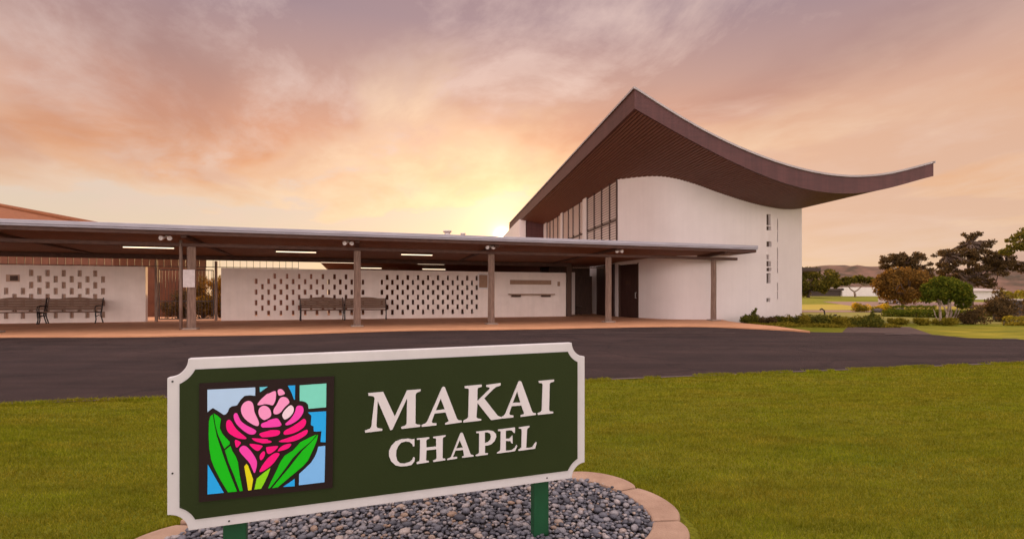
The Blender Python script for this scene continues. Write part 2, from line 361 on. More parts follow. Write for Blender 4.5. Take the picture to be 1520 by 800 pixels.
ART={
'sky':[[(131,513),(289,511),(289,480),(271,483),(253,482),(240,469),(228,449),(210,446),(202,440),(197,426),(190,418),(184,417),(165,433),(149,445),(140,439),(131,431)]],
'teal':[[(304,511),(332,511),(318,501),(305,492)]],
'mint':[[(444,509),(541,510),(540,417),(476,416),(474,433),(466,442),(456,447),(444,449)]],
'azure':[[(402,510),(428,510),(427,455),(424,455),(415,482)],
  [(474,402),(540,401),(538,280),(519,283),(523,325),(505,325),(495,327),(494,346),(484,353),(486,389)],
  [(386,125),(426,150),(426,122)],
  [(132,239),(184,129),(131,130)]],
'pale':[[(511,265),(537,266),(534,124),(441,124),(442,167),(463,185),(485,206),(499,228),(506,246)]],
'leaf':[[(148,422),(140,414),(136,397),(135,347),(137,299),(143,257),(154,223),(173,179),(198,129),(228,128),(201,206),(181,271),(161,341),(155,376)],
  [(151,425),(164,415),(175,402),(172,383),(171,369),(179,348),(190,332),(203,316),(204,307),(186,292),(173,325),(166,344),(157,381)],
  [(206,300),(212,280),(224,257),(231,235),(236,190),(247,128),(237,128),(216,195),(200,239),(188,285)],
  [(505,313),(480,304),(446,289),(444,286),(419,259),(390,243),(376,221),(360,185),(344,152),(333,126),(340,127),(366,159),(392,193),(419,231),(446,258),(485,289)],
  [(510,313),(508,298),(506,290),(496,264),(474,216),(457,197),(419,167),(392,146),(367,126),(347,125),(376,160),(406,195),(427,222),(455,257),(485,285)]],
'yellow':[[(259,227),(252,218),(259,172),(265,127),(276,127),(282,166),(275,188),(265,219)]],
'lime':[[(286,128),(294,167),(313,183),(341,202),(332,174),(321,150),(309,128)]],
'light':[[(264,464),(248,455),(240,437),(243,414),(256,393),(274,377),(295,364),(302,368),(301,383),(292,404),(285,422),(284,442),(278,458)],
  [(313,440),(302,432),(299,416),(305,397),(319,385),(327,388),(343,396),(344,412),(338,429),(324,440)],
  [(294,442),(302,458),(321,477),(336,489),(327,481),(357,495),(361,487),(360,461),(352,441),(346,439),(333,445),(313,447),(323,446)],
  [(365,496),(374,500),(383,497),(392,483),(390,478),(373,473),(368,478)],
  [(373,465),(386,470),(401,463),(408,448),(406,442),(389,428),(376,407),(357,403),(351,410),(352,425),(364,442)]],
'white':[[(380,405),(407,435),(418,433),(424,421),(421,405),(407,388),(392,381),(386,385)]],
'pink':[[(440,432),(454,428),(459,415),(456,398),(440,377),(416,362),(395,358),(392,366),(410,379),(427,404),(431,427)],
  [(309,371),(313,375),(336,381),(327,382),(364,391),(373,379),(383,357),(348,356),(313,358),(313,359),(308,364)],
  [(221,421),(216,414),(218,396),(228,375),(251,350),(271,335),(287,335),(294,345),(284,356),(261,369),(240,388),(232,409),(228,419)],
  [(247,297),(236,289),(235,277),(253,252),(270,231),(280,203),(286,187),(291,198),(296,225),(291,244),(275,273),(259,293)]],
'magenta':[[(202,398),(194,395),(191,381),(194,358),(205,343),(230,325),(258,319),(260,325),(240,343),(220,367),(211,388)],
  [(459,381),(468,371),(466,355),(453,340),(425,326),(391,322),(386,329),(389,339),(416,351),(443,368)],
  [(468,337),(475,331),(468,315),(440,300),(410,293),(371,297),(370,302),(401,310),(437,321)],
  [(301,334),(310,339),(336,344),(342,346),(371,343),(376,335),(371,324),(348,320),(313,321),(310,324)],
  [(276,321),(280,321),(336,312),(329,309),(347,303),(343,297),(313,298),(308,301),(289,308)],
  [(220,324),(240,311),(241,305),(226,288),(221,306)],
  [(265,301),(280,300),(315,290),(313,284),(297,266)],
  [(320,272),(324,252),(307,230),(302,255)],
  [(325,281),(329,283),(367,284),(368,278),(352,262),(331,253)],
  [(375,277),(390,286),(415,288),(413,279),(400,267),(367,262),(366,265)],
  [(374,254),(370,244),(350,216),(326,198),(301,188),(307,206),(324,231),(336,243),(323,233),(350,255),(363,258)]],
}
LETTERS=[
[[(700,460),(759,461),(805,357),(855,461),(911,461),(910,454),(894,448),(890,441),(889,322),(896,316),(910,313),(908,306),(832,304),(831,311),(848,316),(853,322),(855,429),(795,304),(787,303),(737,426),(732,325),(736,316),(755,311),(755,304),(688,302),(687,310),(707,316),(712,324),(725,438),(721,445),(713,448),(701,450)]],
[[(1007,466),(1013,464),(1065,327),(1073,318),(1086,316),(1086,309),(1015,305),(1014,311),(1027,315),(1029,321),(1016,357),(969,356),(957,323),(961,316),(977,314),(977,306),(915,305),(915,312),(931,317),(939,326),(1001,462)],
  [(995,417),(1013,370),(974,368)]],
[[(1099,462),(1175,464),(1175,455),(1158,451),(1156,444),(1155,393),(1210,442),(1212,446),(1209,450),(1196,453),(1196,461),(1261,465),(1261,455),(1240,450),(1227,441),(1186,404),(1248,323),(1258,318),(1266,316),(1266,309),(1217,307),(1156,386),(1151,326),(1158,318),(1173,315),(1172,309),(1094,307),(1093,314),(1110,322),(1115,328),(1118,446),(1115,451),(1100,454)]],
[[(1350,469),(1358,466),(1409,330),(1415,322),(1428,319),(1427,312),(1355,309),(1355,316),(1371,320),(1371,325),(1358,360),(1312,360),(1301,328),(1306,321),(1321,318),(1320,310),(1268,309),(1268,317),(1276,320),(1283,328),(1345,466)],
  [(1338,424),(1354,373),(1317,374)]],
[[(1441,463),(1517,465),(1516,456),(1500,453),(1495,447),(1492,330),(1496,322),(1513,319),(1512,312),(1437,311),(1436,318),(1452,323),(1457,329),(1461,446),(1457,452),(1443,455)]],
[[(885,257),(885,228),(879,227),(876,237),(865,247),(850,251),(831,248),(819,235),(811,217),(810,196),(815,175),(826,163),(844,159),(865,163),(876,171),(881,182),(887,179),(885,165),(873,151),(852,149),(829,150),(808,157),(791,175),(782,197),(782,218),(791,237),(808,254),(831,261),(860,261),(876,256)]],
[[(895,258),(947,258),(947,253),(937,250),(934,244),(935,216),(976,216),(976,248),(973,252),(964,253),(964,258),(1017,260),(1015,255),(1006,252),(1004,245),(1003,167),(1006,162),(1015,161),(1014,155),(964,153),(963,158),(975,162),(978,167),(977,205),(935,205),(933,164),(937,160),(945,159),(944,154),(895,152),(894,158),(904,162),(907,167),(909,249),(906,253),(896,252)]],
[[(1085,264),(1091,262),(1124,171),(1128,165),(1138,162),(1138,157),(1088,157),(1088,161),(1097,164),(1092,190),(1059,191),(1048,166),(1052,163),(1066,163),(1066,156),(1024,154),(1022,158),(1039,163),(1079,259)],
  [(1077,234),(1091,200),(1062,199)]],
[[(1150,262),(1206,263),(1228,257),(1240,244),(1241,231),(1233,214),(1217,201),(1201,198),(1190,198),(1189,169),(1193,164),(1203,164),(1202,158),(1149,157),(1148,161),(1160,165),(1163,169),(1164,251),(1161,256),(1152,256)],
  [(1189,256),(1189,209),(1204,212),(1214,221),(1217,236),(1213,248),(1201,255)]],
[[(1249,262),(1328,264),(1327,240),(1321,242),(1314,252),(1302,255),(1285,254),(1285,218),(1302,217),(1316,230),(1317,194),(1311,197),(1306,207),(1285,209),(1285,165),(1313,165),(1327,173),(1336,186),(1338,180),(1328,160),(1245,158),(1245,162),(1256,166),(1260,171),(1262,251),(1259,255),(1250,256)]],
[[(1346,263),(1397,265),(1396,259),(1387,255),(1385,249),(1381,169),(1394,166),(1411,168),(1421,182),(1430,190),(1431,186),(1424,161),(1345,159),(1345,164),(1355,169),(1359,173),(1360,251),(1357,256),(1347,258)]],
]

# ------------------------------------------------------------------ the setting: ground, road, pavement, hills
def sheet(name, mat, xs, ys, zf, kind=True):
    V = [(x, y, zf(x, y)) for y in ys for x in xs]; nx = len(xs); idx = []
    for j in range(len(ys)-1):
        for i in range(nx-1): idx += [j*nx+i, j*nx+i+1, (j+1)*nx+i+1, (j+1)*nx+i]
    return struct(raw_mesh(name, V, 4, idx, mat, True))
ys = list(np.linspace(-40, 30, 15)) + list(np.linspace(34, 110, 39)) + [130, 160, 220, 320, 500, 800, 1500]
xs = [-1500, -700, -300, -120] + list(np.linspace(-60, 120, 46)) + [200, 400, 800, 1500]
sheet('ground', 'lawn', xs, ys, lambda x, y: ground_z(y))
def near_edge(x): return 6.72 + .238*x
FAR = [(-60, -3.0), (-22, 9.2), (-12.9, 12.9), (-9.85, 12.9), (-6.2, 13.75), (-3.3, 15.3), (.4, 15.9), (4.55, 17.2), (6.6, 17.3), (8.2, 15.5), (8.55, 14.6), (11, 15.4), (12.6, 15.0), (13.6, 13.6), (20, 12.2), (60, 15.5)]
FX = np.linspace(-40, 50, 361)
fy = np.interp(FX, [p[0] for p in FAR], [p[1] for p in FAR])
k = np.ones(5)/5; fy = np.convolve(np.pad(fy, 2, 'edge'), k, 'valid')
fz = np.interp(FX, [-40, 9.0, 12.5, 50], [.10, .10, .006, .006])
rows = 9
V = []; idx = []
for j in range(rows):
    t = j/(rows-1)
    for i, x in enumerate(FX):
        y0 = near_edge(x); V.append((x, y0+(max(fy[i], y0+.3)-y0)*t, .006+(fz[i]-.006)*t))
n = len(FX)
for j in range(rows-1):
    for i in range(n-1): idx += [j*n+i, j*n+i+1, (j+1)*n+i+1, (j+1)*n+i]
struct(raw_mesh('road', V, 4, idx, 'asphalt', True))
# concrete edging strip between road and lawn
e = MB()
for i in range(n-1):
    xa, xb = FX[i], FX[i+1]
    e.q((xa, near_edge(xa)-.07, .012), (xb, near_edge(xb)-.07, .012), (xb, near_edge(xb)+.02, .012), (xa, near_edge(xa)+.02, .012))
struct(e.build('kerb_strip', 'edging'))
# raised pavement
front = [(FX[i], fy[i]) for i in range(n) if FX[i] <= 7.2]
poly = front + [(8.2, 15.45), (8.52, 14.62), (8.72, 17.0), (8.5, 18.8), (8.55, 20.0), (8.9, 21.75), (9.0, 24), (8, 40), (-40, 40)]
p = MB(); p.prism(poly, 0, .15); struct(p.build('pavement', 'pave', bevel=.015))
# faint paler lines along the kerb
for (dv, xa, xb) in ((.55, .5, 7.2), (1.0, 1.2, 6.6), (1.5, .2, 6.0), (2.1, 2.6, 6.4)):
    mb = MB(); X = np.linspace(xa, xb, 24)
    for i in range(23):
        q = []
        for x, o in ((X[i], 0), (X[i+1], 0), (X[i+1], .07), (X[i], .07)):
            y1 = float(np.interp(x, FX, fy)); y0 = near_edge(x); y = y1-dv*(1+.05*(x-xa))-o; q.append((x, y, .006+.094*(y-y0)/(y1-y0)*float(np.interp(x, [9.0, 12.5], [1, 0]))+.005))
        mb.q(*q)
    struct(mb.build('road_line', 'edging'))
# side drive leaving the road beyond the shrubs, cart path and fairways of the golf course
d = MB()
d.q((9.6, 15.0, .010), (12.4, 15.1, .010), (14.6, 18.8, .010), (12.9, 19.6, .010)); struct(d.build('drive', 'drive'))
def drape(name, mat, pts_a, pts_b, lift, seg=14):
    """strip of ground between two lines, lying on the terrain"""
    V = []; idx = []
    def along(P, t):
        f = t*(len(P)-1); i = min(int(f), len(P)-2); f -= i; return (P[i][0]+(P[i+1][0]-P[i][0])*f, P[i][1]+(P[i+1][1]-P[i][1])*f)
    for i in range(seg+1):
        a = along(pts_a, i/seg); b = along(pts_b, i/seg)
        for j in range(seg+1):
            x = a[0]+(b[0]-a[0])*j/seg; y = a[1]+(b[1]-a[1])*j/seg; V.append((x, y, ground_z(y)+lift))
    for i in range(seg):
        for j in range(seg):
            k = i*(seg+1)+j; idx += [k, k+1, k+seg+2, k+seg+1]
    return struct(raw_mesh(name, V, 4, idx, mat, True))
drape('fairway', 'fairway', [(20, 41.5), (31, 42), (52, 46)], [(20, 58), (44, 58), (75, 60)], .012)
drape('putting_green', 'green_turf', [(12.8, 22.5), (17.5, 20.8), (27, 21)], [(16, 35.0), (23, 35.0), (33, 34.0)], .010)
drape('cart_path', 'path', [(14, 35.6), (24, 35.8), (30, 35.0), (46, 40)], [(14, 40.5), (25, 40.8), (31.5, 39.5), (48, 44)], .014)
drape('far_path', 'path', [(35, 52), (60, 52), (90, 56)], [(40, 66), (65, 64), (95, 68)], .016)
drape('verge', 'verge', [(11.3, 14.5), (14.5, 12.8), (24, 12.2)], [(15.2, 19.2), (19.5, 19.2), (28, 18.8)], .008)
# painted marks where the drive meets the road
struct(MB().q((10.55, 14.45, .066), (11.25, 14.35, .052), (11.35, 14.62, .052), (10.7, 14.72, .066)).build('road_marking', 'edging'))
struct(MB().q((13.0, 13.5, .014), (13.35, 13.45, .014), (13.4, 13.6, .014), (13.05, 13.66, .014)).build('road_marking', 'edging'))
# hills
def hills():
    xs = np.linspace(120, 1500, 150); V = []; idx = []
    prof = [(120, 34), (240, 36), (300, 34), (375, 36), (405, 40), (430, 42), (470, 38), (520, 34), (560, 33), (620, 36), (700, 39), (800, 36), (950, 30), (1200, 22), (1500, 14)]
    for r in range(24):
        t = r/23
        for x in xs:
            top = np.interp(x, [q[0] for q in prof], [q[1] for q in prof]) + .8*math.sin(x*.31)+.6*math.sin(x*.83+1)
            h = top*(math.sin(t*math.pi/2)**1.25)
            h += (2.4*math.sin(x*.06+r*.9)+1.6*math.sin(x*.14-r*1.7))*math.sin(t*math.pi)*.9
            V.append((x*(1+.02*r/23), 480+230*t, 1.0+max(h, 0)-.4*(r == 0)))
    nx = len(xs)
    for j in range(23):
        for i in range(nx-1): idx += [j*nx+i, j*nx+i+1, (j+1)*nx+i+1, (j+1)*nx+i]
    struct(raw_mesh('hills', V, 4, idx, 'hill', True))
hills()

# ------------------------------------------------------------------ entrance sign
SX, SY, SZ, SROLL = -1.2453, 1.8485, .2922, .0077
SDX, SDY = .94525, .32635
def SG(s, h, dpt=0.0): return (SX+s*SDX+dpt*SDY, SY+s*SDY-dpt*SDX, SZ+h+SROLL*s)   # s along the board, h up, dpt towards the viewer
def notched(w, h, ins, r):
    """rectangle inset by ins, its corners scooped by circles of radius r about the board's own corners"""
    P = []
    for cx, cz, a0 in ((0, 0, 0), (w, 0, 90), (w, h, 180), (0, h, 270)):
        lim = math.asin(min(ins/r, 1)); arc = []
        for k in range(13):
            a = R(a0) + lim + (math.pi/2-2*lim)*k/12; arc.append((cx+r*math.cos(a), cz+r*math.sin(a)))
        P += arc[::-1]
    return P
def solid(outline, holes, d0, d1, fr):
    """flat plate with holes, as a mesh builder"""
    from mathutils.geometry import tessellate_polygon
    mb = MB(fr); loops = [outline]+list(holes)
    flat = [q for l in loops for q in l]
    tris = tessellate_polygon([[Vector((a, b, 0)) for a, b in l] for l in loops])
    n = len(flat); mb.v = [fr(a, b, d0) for a, b in flat]+[fr(a, b, d1) for a, b in flat]
    for t in tris: mb.f.append((t[2], t[1], t[0])); mb.f.append((t[0]+n, t[1]+n, t[2]+n))
    o = 0
    for l in loops:
        for k in range(len(l)): mb.f.append((o+k, o+(k+1) % len(l), n+o+(k+1) % len(l), n+o+k))
        o += len(l)
    return mb
def chaikin(P, it=2):
    for _ in range(it):
        Q = []
        for i in range(len(P)):
            a, b = P[i], P[(i+1) % len(P)]
            Q += [(a[0]*.75+b[0]*.25, a[1]*.75+b[1]*.25), (a[0]*.25+b[0]*.75, a[1]*.25+b[1]*.75)]
        P = Q
    return P
SW, SH = 1.678, .628
sign = thing('chapel_sign', 'dark green sign with white border, stained glass flower and white lettering, on posts in gravel', 'sign', (SX, SY, 0))
border = solid(notched(SW, SH, 0.0, .066), [], -.034, 0, SG).build('border', 'white', sign, bevel=.003)
solid(notched(SW, SH, .040, .098), [], .0005, .005, SG).build('panel', 'green', sign)
for (s0, s1) in ((.172, .251), (1.437, 1.510)):
    MB(SG).box(s0, s1, -.40, .52, -.080, -.0345).build('post', 'postgreen', sign, bevel=.003)
for (s, h) in ((.017, .548), (.017, .216), (.199, .016), (1.486, .018)):
    mb = MB(SG); mb.tube([(s, h, -.002), (s, h, .002)], .0035, 8).build('screw', 'iron', border)
art = solid([(.103, .104), (.564, .097), (.570, .536), (.104, .537)], [], .0055, .0125, SG).build('art_panel', 'came', sign)
GL = {'sky': (.40, .56, .78), 'teal': (.13, .52, .66), 'mint': (.19, .64, .52), 'azure': (.02, .36, .80), 'pale': (.19, .45, .82), 'leaf': (.010, .47, .008),
      'yellow': (.72, .64, .01), 'lime': (.24, .66, .01), 'light': (.86, .30, .55), 'white': (.84, .64, .74), 'pink': (.86, .060, .42), 'magenta': (.88, .008, .20)}
NM = {'sky': 'sky_pane', 'teal': 'sky_pane', 'mint': 'sky_pane', 'azure': 'sky_pane', 'pale': 'sky_pane', 'leaf': 'leaf', 'yellow': 'leaf', 'lime': 'leaf', 'light': 'petal', 'white': 'petal', 'pink': 'petal', 'magenta': 'petal'}
for kcol, polys in ART.items():
    M['glass_'+kcol] = material('glass_'+kcol, GL[kcol], tuple(min(v*1.10, .92) for v in GL[kcol]), 7, .5, 0, spec=.12)
    for P in polys:
        P = [(a/1000, b/1000) for a, b in P]
        if NM[kcol] == 'petal': P = chaikin(P, 2)
        solid(P, [], .0128, .0155, SG).build(NM[kcol], 'glass_'+kcol, art)
for loops in LETTERS:
    L = [[(a/1000, b/1000) for a, b in l] for l in loops]
    solid(L[0], L[1:], .0055, .011, SG).build('letter', 'letter', sign)

# ------------------------------------------------------------------ gravel bed with its edging stones
BC = (SX+(.5*SW+.10)*SDX-.25*SDY, SY+(.5*SW+.10)*SDY+.25*SDX)
def bed(th, a=1.31, b=.745, n=2.6):
    c, s = math.cos(th), math.sin(th); r = (abs(c/a)**n + abs(s/b)**n)**(-1/n)
    la, lb = r*c, r*s; return (BC[0]+la*SDX-lb*SDY, BC[1]+la*SDY+lb*SDX)
def in_bed(x, y, grow=0.0):
    rx, ry = x-BC[0], y-BC[1]; la = rx*SDX+ry*SDY; lb = -rx*SDY+ry*SDX
    return (np.abs(la)/(1.33+grow))**2.6 + (np.abs(lb)/(.75+grow))**2.6 < 1
ring = [bed(2*math.pi*k/96, 1.25, .685) for k in range(96)]
struct(MB().prism(ring, .0, .028).build('gravel_bed', 'soil'))
def stones():
    # arc-length positions of the joints round the bed
    N = 2400; P = np.array([bed(2*math.pi*k/N) for k in range(N)]); Q = np.array([bed(2*math.pi*k/N, 1.155, .59) for k in range(N)])
    L = np.concatenate([[0], np.cumsum(np.linalg.norm(np.diff(P, axis=0), axis=1))])
    cnt = 15; step = L[-1]/cnt; off = .14; first = None
    labels = []
    for i in range(cnt):
        a = np.searchsorted(L, (i*step+off) % L[-1]); b = np.searchsorted(L, (i*step+off+step) % L[-1])
        ids = np.linspace(a, b if b > a else b+N, 15).astype(int)
        mid = ids[7] % N
        if P[mid][1] < 2.05: continue
        cen = (P[mid]+Q[mid])/2; out = []; inn = []
        for k, j in enumerate(ids):
            f = k/14; bul = .046*(1-abs(2*f-1)**2.6)
            o = P[j % N]; q = Q[j % N]; nd = (o-q)/np.linalg.norm(o-q)
            g = .006*(1 if f == 0 else -1 if f == 1 else 0)
            tv = P[(j+5) % N]-P[(j-5) % N]; tv /= np.linalg.norm(tv)
            out.append(tuple(o-nd*.035+nd*bul+tv*g)); inn.append(tuple(q+tv*g))
        mb = MB().prism(out+inn[::-1], -.02, .052+rng.uniform(-.006, .008))
        yield cen, mb
NAMES = []
for cen, mb in stones(): NAMES.append((cen, mb))
NAMES.sort(key=lambda t: -t[0][0])

# ------------------------------------------------------------------ covered walkway
VF = 16.4
def soff(u, v): return 2.90-.0236*(v-VF)
can = thing('walkway_canopy', 'long low flat walkway canopy with pale metal edge on rough timber posts', 'canopy', U(0, 17.4, 0))
can_poly = [(-17, VF+.16), (15.2, VF+.16), (15.2, 18.42), (13.75, 18.62), (13.1, 19.15), (12.9, 19.7), (12.7, 20.7), (12.5, 22.2), (12.35, 23.7), (-17, 23.7)]
MB(U).prism(can_poly, lambda a, b: soff(a, b)+.03, 3.095).build('roof_slab', 'canopy_wood', can)
# soffit boards with open joints
sb = MB(U); v = VF+.17
while v < 23.6:
    v1 = min(v+.165, 23.68)
    ue = float(np.interp((v+v1)/2, [16, 18.35, 18.6, 19.1, 19.7, 20.7, 22.2, 23.7], [15.19, 15.19, 13.75, 13.1, 12.9, 12.7, 12.5, 12.35]))
    i = len(sb.v); sb.v += [U(a, b, soff(a, b)+dz) for dz in (0, .029) for b in (v, v1-.012) for a in (-17, ue)]
    sb.f += [tuple(i+k for k in t) for t in ((0, 2, 3, 1), (4, 5, 7, 6), (0, 1, 5, 4), (2, 6, 7, 3), (0, 4, 6, 2), (1, 3, 7, 5))]
    v += .165
sb.build('soffit', 'canopy_wood', can)
g = MB(U); g.box(-17, 15.23, VF-.02, VF+.10, 3.015, 3.125).box(-17, 15.23, VF+.0, VF+.06, 2.965, 3.012)
g.build('gutter', 'gutter', can, bevel=.012)
MB(U).box(-17, 15.21, VF+.063, VF+.157, 2.86, 3.012).build('fascia_board', 'beam', can)
MB(U).prism([(15.205, VF+.16), (15.26, VF+.16), (15.26, 18.2), (15.205, 18.2)], 2.86, 3.10).build('fascia_board', 'beam', can)
MB(U).box(-17, 15.04, 17.29, 17.45, 2.605, 2.71).build('beam', 'beam', can, bevel=.01)
MB(U).box(-17, 9.9, 22.86, 23.0, 2.56, 2.735).build('beam', 'beam', can)
PU = [-4.60, .12, 4.62, 9.19, 13.92]
for i, u in enumerate(PU + [-9.3, -14.0]):
    b = MB(U); vb = 22.8 if u < 12.3 else 18.35
    P = [(u-.07, 16.62), (u+.07, 16.62), (u+.07, vb), (u-.07, vb)]
    b.prism(P, lambda a, q: 2.712 if q > 16.9 else 2.80, lambda a, q: soff(a, q)-.003); b.build('rafter', 'beam', can)
    pm = MB(U); w = .145 if i == 0 else .125
    pm.tube([(u, 17.37, .15), (u, 17.37, .8), (u+.01, 17.37, 1.7), (u, 17.37, 2.604)], [w*1.04, w, w*.97, w*.98], 4 if i > 0 else 4)
    pm.sm.clear(); pm.build('post', 'post', can, bevel=.02)
    MB(U).prism([(u-.2, 17.17), (u+.2, 17.15), (u+.19, 17.55), (u-.2, 17.56)], .148, .20).build('post_base', 'footing', can, bevel=.02)
dp = MB(U); dp.tube([(-4.86, 17.33, .151), (-4.86, 17.33, 2.80)], .045, 10); dp.build('downpipe', 'post', can)
for (u, v, h, r) in ((-.05+3.5, 19.5, .14, .16), (4.1, 19.7, .09, .10)):
    o = MB(U).tube([(u, v, 3.09), (u, v, 3.45+h)], r*.7, 12).tube([(u, v, 3.45+h), (u, v, 3.51+h)], r, 12).build('roof_vent', 'lampwhite')
    tag(o, 'larger capped vent poking above the canopy edge left of the sunset' if r > .12 else 'smaller capped vent beside a larger one above the canopy edge', 'vent', 'vents on the canopy roof')
# notice on the first post
o = MB(U).box(-4.78, -4.47, 17.225, 17.24, 1.40, 1.92).build('notice_sheet', 'paper', bevel=.004)
tag(o, 'blank looking white notice fixed to the leftmost timber post', 'notice')
# flood lights under the canopy edge
FL = ['twin floodlight under the canopy edge left of the post with the notice', 'twin floodlight under the canopy edge by the post in front of the benches',
      'twin floodlight under the canopy edge by the post beside the notice frame', 'twin floodlight under the canopy edge above the entrance']
for (u, lab) in zip((-5.1, -.15, 4.45, 9.35), FL):
    v = 16.95; z = soff(u, v)
    t = thing('floodlight', lab, 'floodlight', U(u, v, z), 'floodlights under the canopy edge')
    MB(U).tube([(u, v, z), (u, v, z-.05)], .05, 12).build('mount', 'lampwhite', t)
    for s in (-1, 1):
        hd = MB(U).tube([(u+s*.02, v, z-.05), (u+s*.05, v-.03, z-.07), (u+s*.085, v-.10, z-.09), (u+s*.11, v-.16, z-.10)], [.022, .03, .055, .065], 12).build('lamp_head', 'lampwhite', t)
# fluorescent lights
TL = [(-6.45, 19.7, 1.5, 'strip light left of the post with the notice, leftmost of the lit tubes'), (-1.97, 20.0, 1.4, 'strip light over the left half of the perforated middle wall'),
      (2.35, 20.0, 1.25, 'strip light nearest the canopy edge over the right half of the perforated wall'),
      (-.62, 24.3, 1.6, 'strip light behind the post in front of the benches, upper of two there'), (.75, 28.7, 1.5, 'deepest strip light right of the post in front of the benches'),
      (3.5, 24.2, 1.3, 'upper of two stacked strip lights over the right half of the perforated wall'), (4.35, 28.9, 1.35, 'lower and deeper of two stacked strip lights over the right of the wall')]
for (u, v, l, lab) in TL:
    z = soff(u, v) if v < 23.7 else 2.728
    t = thing('strip_light', lab, 'ceiling light', U(u, v, z), 'lit strip lights under the canopy')
    MB(U).box(u-l/2, u+l/2, v-.05, v+.05, z-.068, z-.003).build('housing', 'beam', t)
    MB(U).tube([(u-l/2+.03, v, z-.085), (u+l/2-.03, v, z-.085)], .016, 8).build('tube', 'tube', t)

# ------------------------------------------------------------------ block walls behind the walkway
def holed_wall(u0, u1, v0, th, z0, z1, holes, through):
    us = sorted({u0, u1} | {h[0] for h in holes} | {h[1] for h in holes}); zs = sorted({z0, z1} | {h[2] for h in holes} | {h[3] for h in holes})
    mb = MB(U); cu = {}
    for h in holes:
        for i, u in enumerate(us[:-1]):
            if h[0]-1e-6 <= u < h[1]-1e-6:
                for j, z in enumerate(zs[:-1]):
                    if h[2]-1e-6 <= z < h[3]-1e-6: cu[(i, j)] = 1
    for i in range(len(us)-1):
        for j in range(len(zs)-1):
            if (i, j) in cu: continue
            a, b, c, d = us[i], us[i+1], zs[j], zs[j+1]
            mb.q((a, v0, c), (b, v0, c), (b, v0, d), (a, v0, d))
            if through: mb.q((b, v0+th, c), (a, v0+th, c), (a, v0+th, d), (b, v0+th, d))
    dp = th if through else .10
    for (a, b, c, d) in holes:
        mb.q((a, v0, c), (a, v0, d), (a, v0+dp, d), (a, v0+dp, c)).q((b, v0, d), (b, v0, c), (b, v0+dp, c), (b, v0+dp, d))
        mb.q((a, v0, c), (a, v0+dp, c), (b, v0+dp, c), (b, v0, c)).q((a, v0, d), (b, v0, d), (b, v0+dp, d), (a, v0+dp, d))
    if not through: mb.q((u1, v0+th, z0), (u0, v0+th, z0), (u0, v0+th, z1), (u1, v0+th, z1))
    mb.q((u0, v0, z0), (u0, v0, z1), (u0, v0+th, z1), (u0, v0+th, z0)).q((u1, v0, z1), (u1, v0, z0), (u1, v0+th, z0), (u1, v0+th, z1))
    mb.q((u0, v0, z1), (u1, v0, z1), (u1, v0+th, z1), (u0, v0+th, z1))
    return mb
VW, WT = 23.1, 2.27
hl = []
for r in range(8):
    zc = 1.99-.222*r
    for k in range(0, 33):
        u = -9.05-.245*k
        if (k % 2 == 0) != (r % 2 == 1): continue
        if r in (4, 6) and k == 0: continue
        if r < 3 and -12.3 < u < -11.4: continue
        hl.append((u-.065, u+.065, zc-.118, zc+.118))
lw = thing('block_wall', 'low white block wall with shallow brown recesses behind the two left benches', 'wall', U(-12, VW, .15), 'block walls along the walkway')
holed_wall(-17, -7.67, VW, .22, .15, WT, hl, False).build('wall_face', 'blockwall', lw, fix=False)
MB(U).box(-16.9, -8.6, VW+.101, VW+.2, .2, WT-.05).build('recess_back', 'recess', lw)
hm = []
for r in range(8):
    zc = 1.965-.2195*r
    for (ua, n, du) in ((-3.80, 19, .2335), (1.20, 20, .2240)):
        for k in range(n):
            if (k % 2 == 1) != (r % 2 == 0): continue
            if r == 0 and k == 1 and ua < 0: continue
            u = ua+du*k; w = .052+rng.uniform(-.006, .006)
            hm.append((round(u-w, 3), round(u+w, 3), round(zc-.1075, 4), round(zc+.1075, 4)))
mw = thing('block_wall', 'low white wall pierced by rows of small open slots behind the middle benches', 'wall', U(0, VW, .15), 'block walls along the walkway')
holed_wall(-5.07, 9.92, VW, .15, .15, WT, hm, True).build('wall_face', 'blockwall', mw, fix=False)
o = thing('notice_board', 'tan notice board in a pale frame on the perforated wall', 'notice board', U(5.75, VW, 1.8))
MB(U).box(5.50, 6.02, VW-.03, VW-.002, 1.46, 2.19).build('frame', 'lampwhite', o)
MB(U).box(5.56, 5.96, VW-.036, VW-.031, 1.53, 2.12).build('board_face', 'tan', o)
o = MB(U).box(7.06, 9.14, VW-.035, VW-.002, 1.69, 1.90).build('wall_plank', 'tan', bevel=.006)
tag(o, 'long plain brown plank fixed flat on the white wall above the shelf', 'plank')
sh = thing('wall_shelf', 'thin wooden shelf on two brackets below a brown plank on the white wall', 'shelf', U(8.1, VW, 1.2))
MB(U).box(6.98, 9.22, VW-.34, VW-.003, 1.195, 1.245).build('shelf_board', 'tan', sh, bevel=.006)
for ua in (7.12, 8.62):
    MB(U).box(ua, ua+.42, VW-.24, VW-.004, 1.10, 1.193).build('bracket', 'darkwood', sh, bevel=.02)
o = MB(U).box(9.47, 9.60, VW-.03, VW-.002, 1.62, 1.84).build('wall_plate', 'tan', bevel=.006); tag(o, 'small brown plate high on the white wall beside the entrance', 'plate')
o = thing('wall_plaque', 'small dark plaque on the left white wall above the benches', 'plaque', U(-11.75, VW, 1.8))
MB(U).box(-11.98, -11.6, VW-.03, VW-.002, 1.66, 1.92).build('backplate', 'recess', o); MB(U).box(-11.86, -11.63, VW-.036, VW-.031, 1.70, 1.88).build('plate', 'darkwood', o)
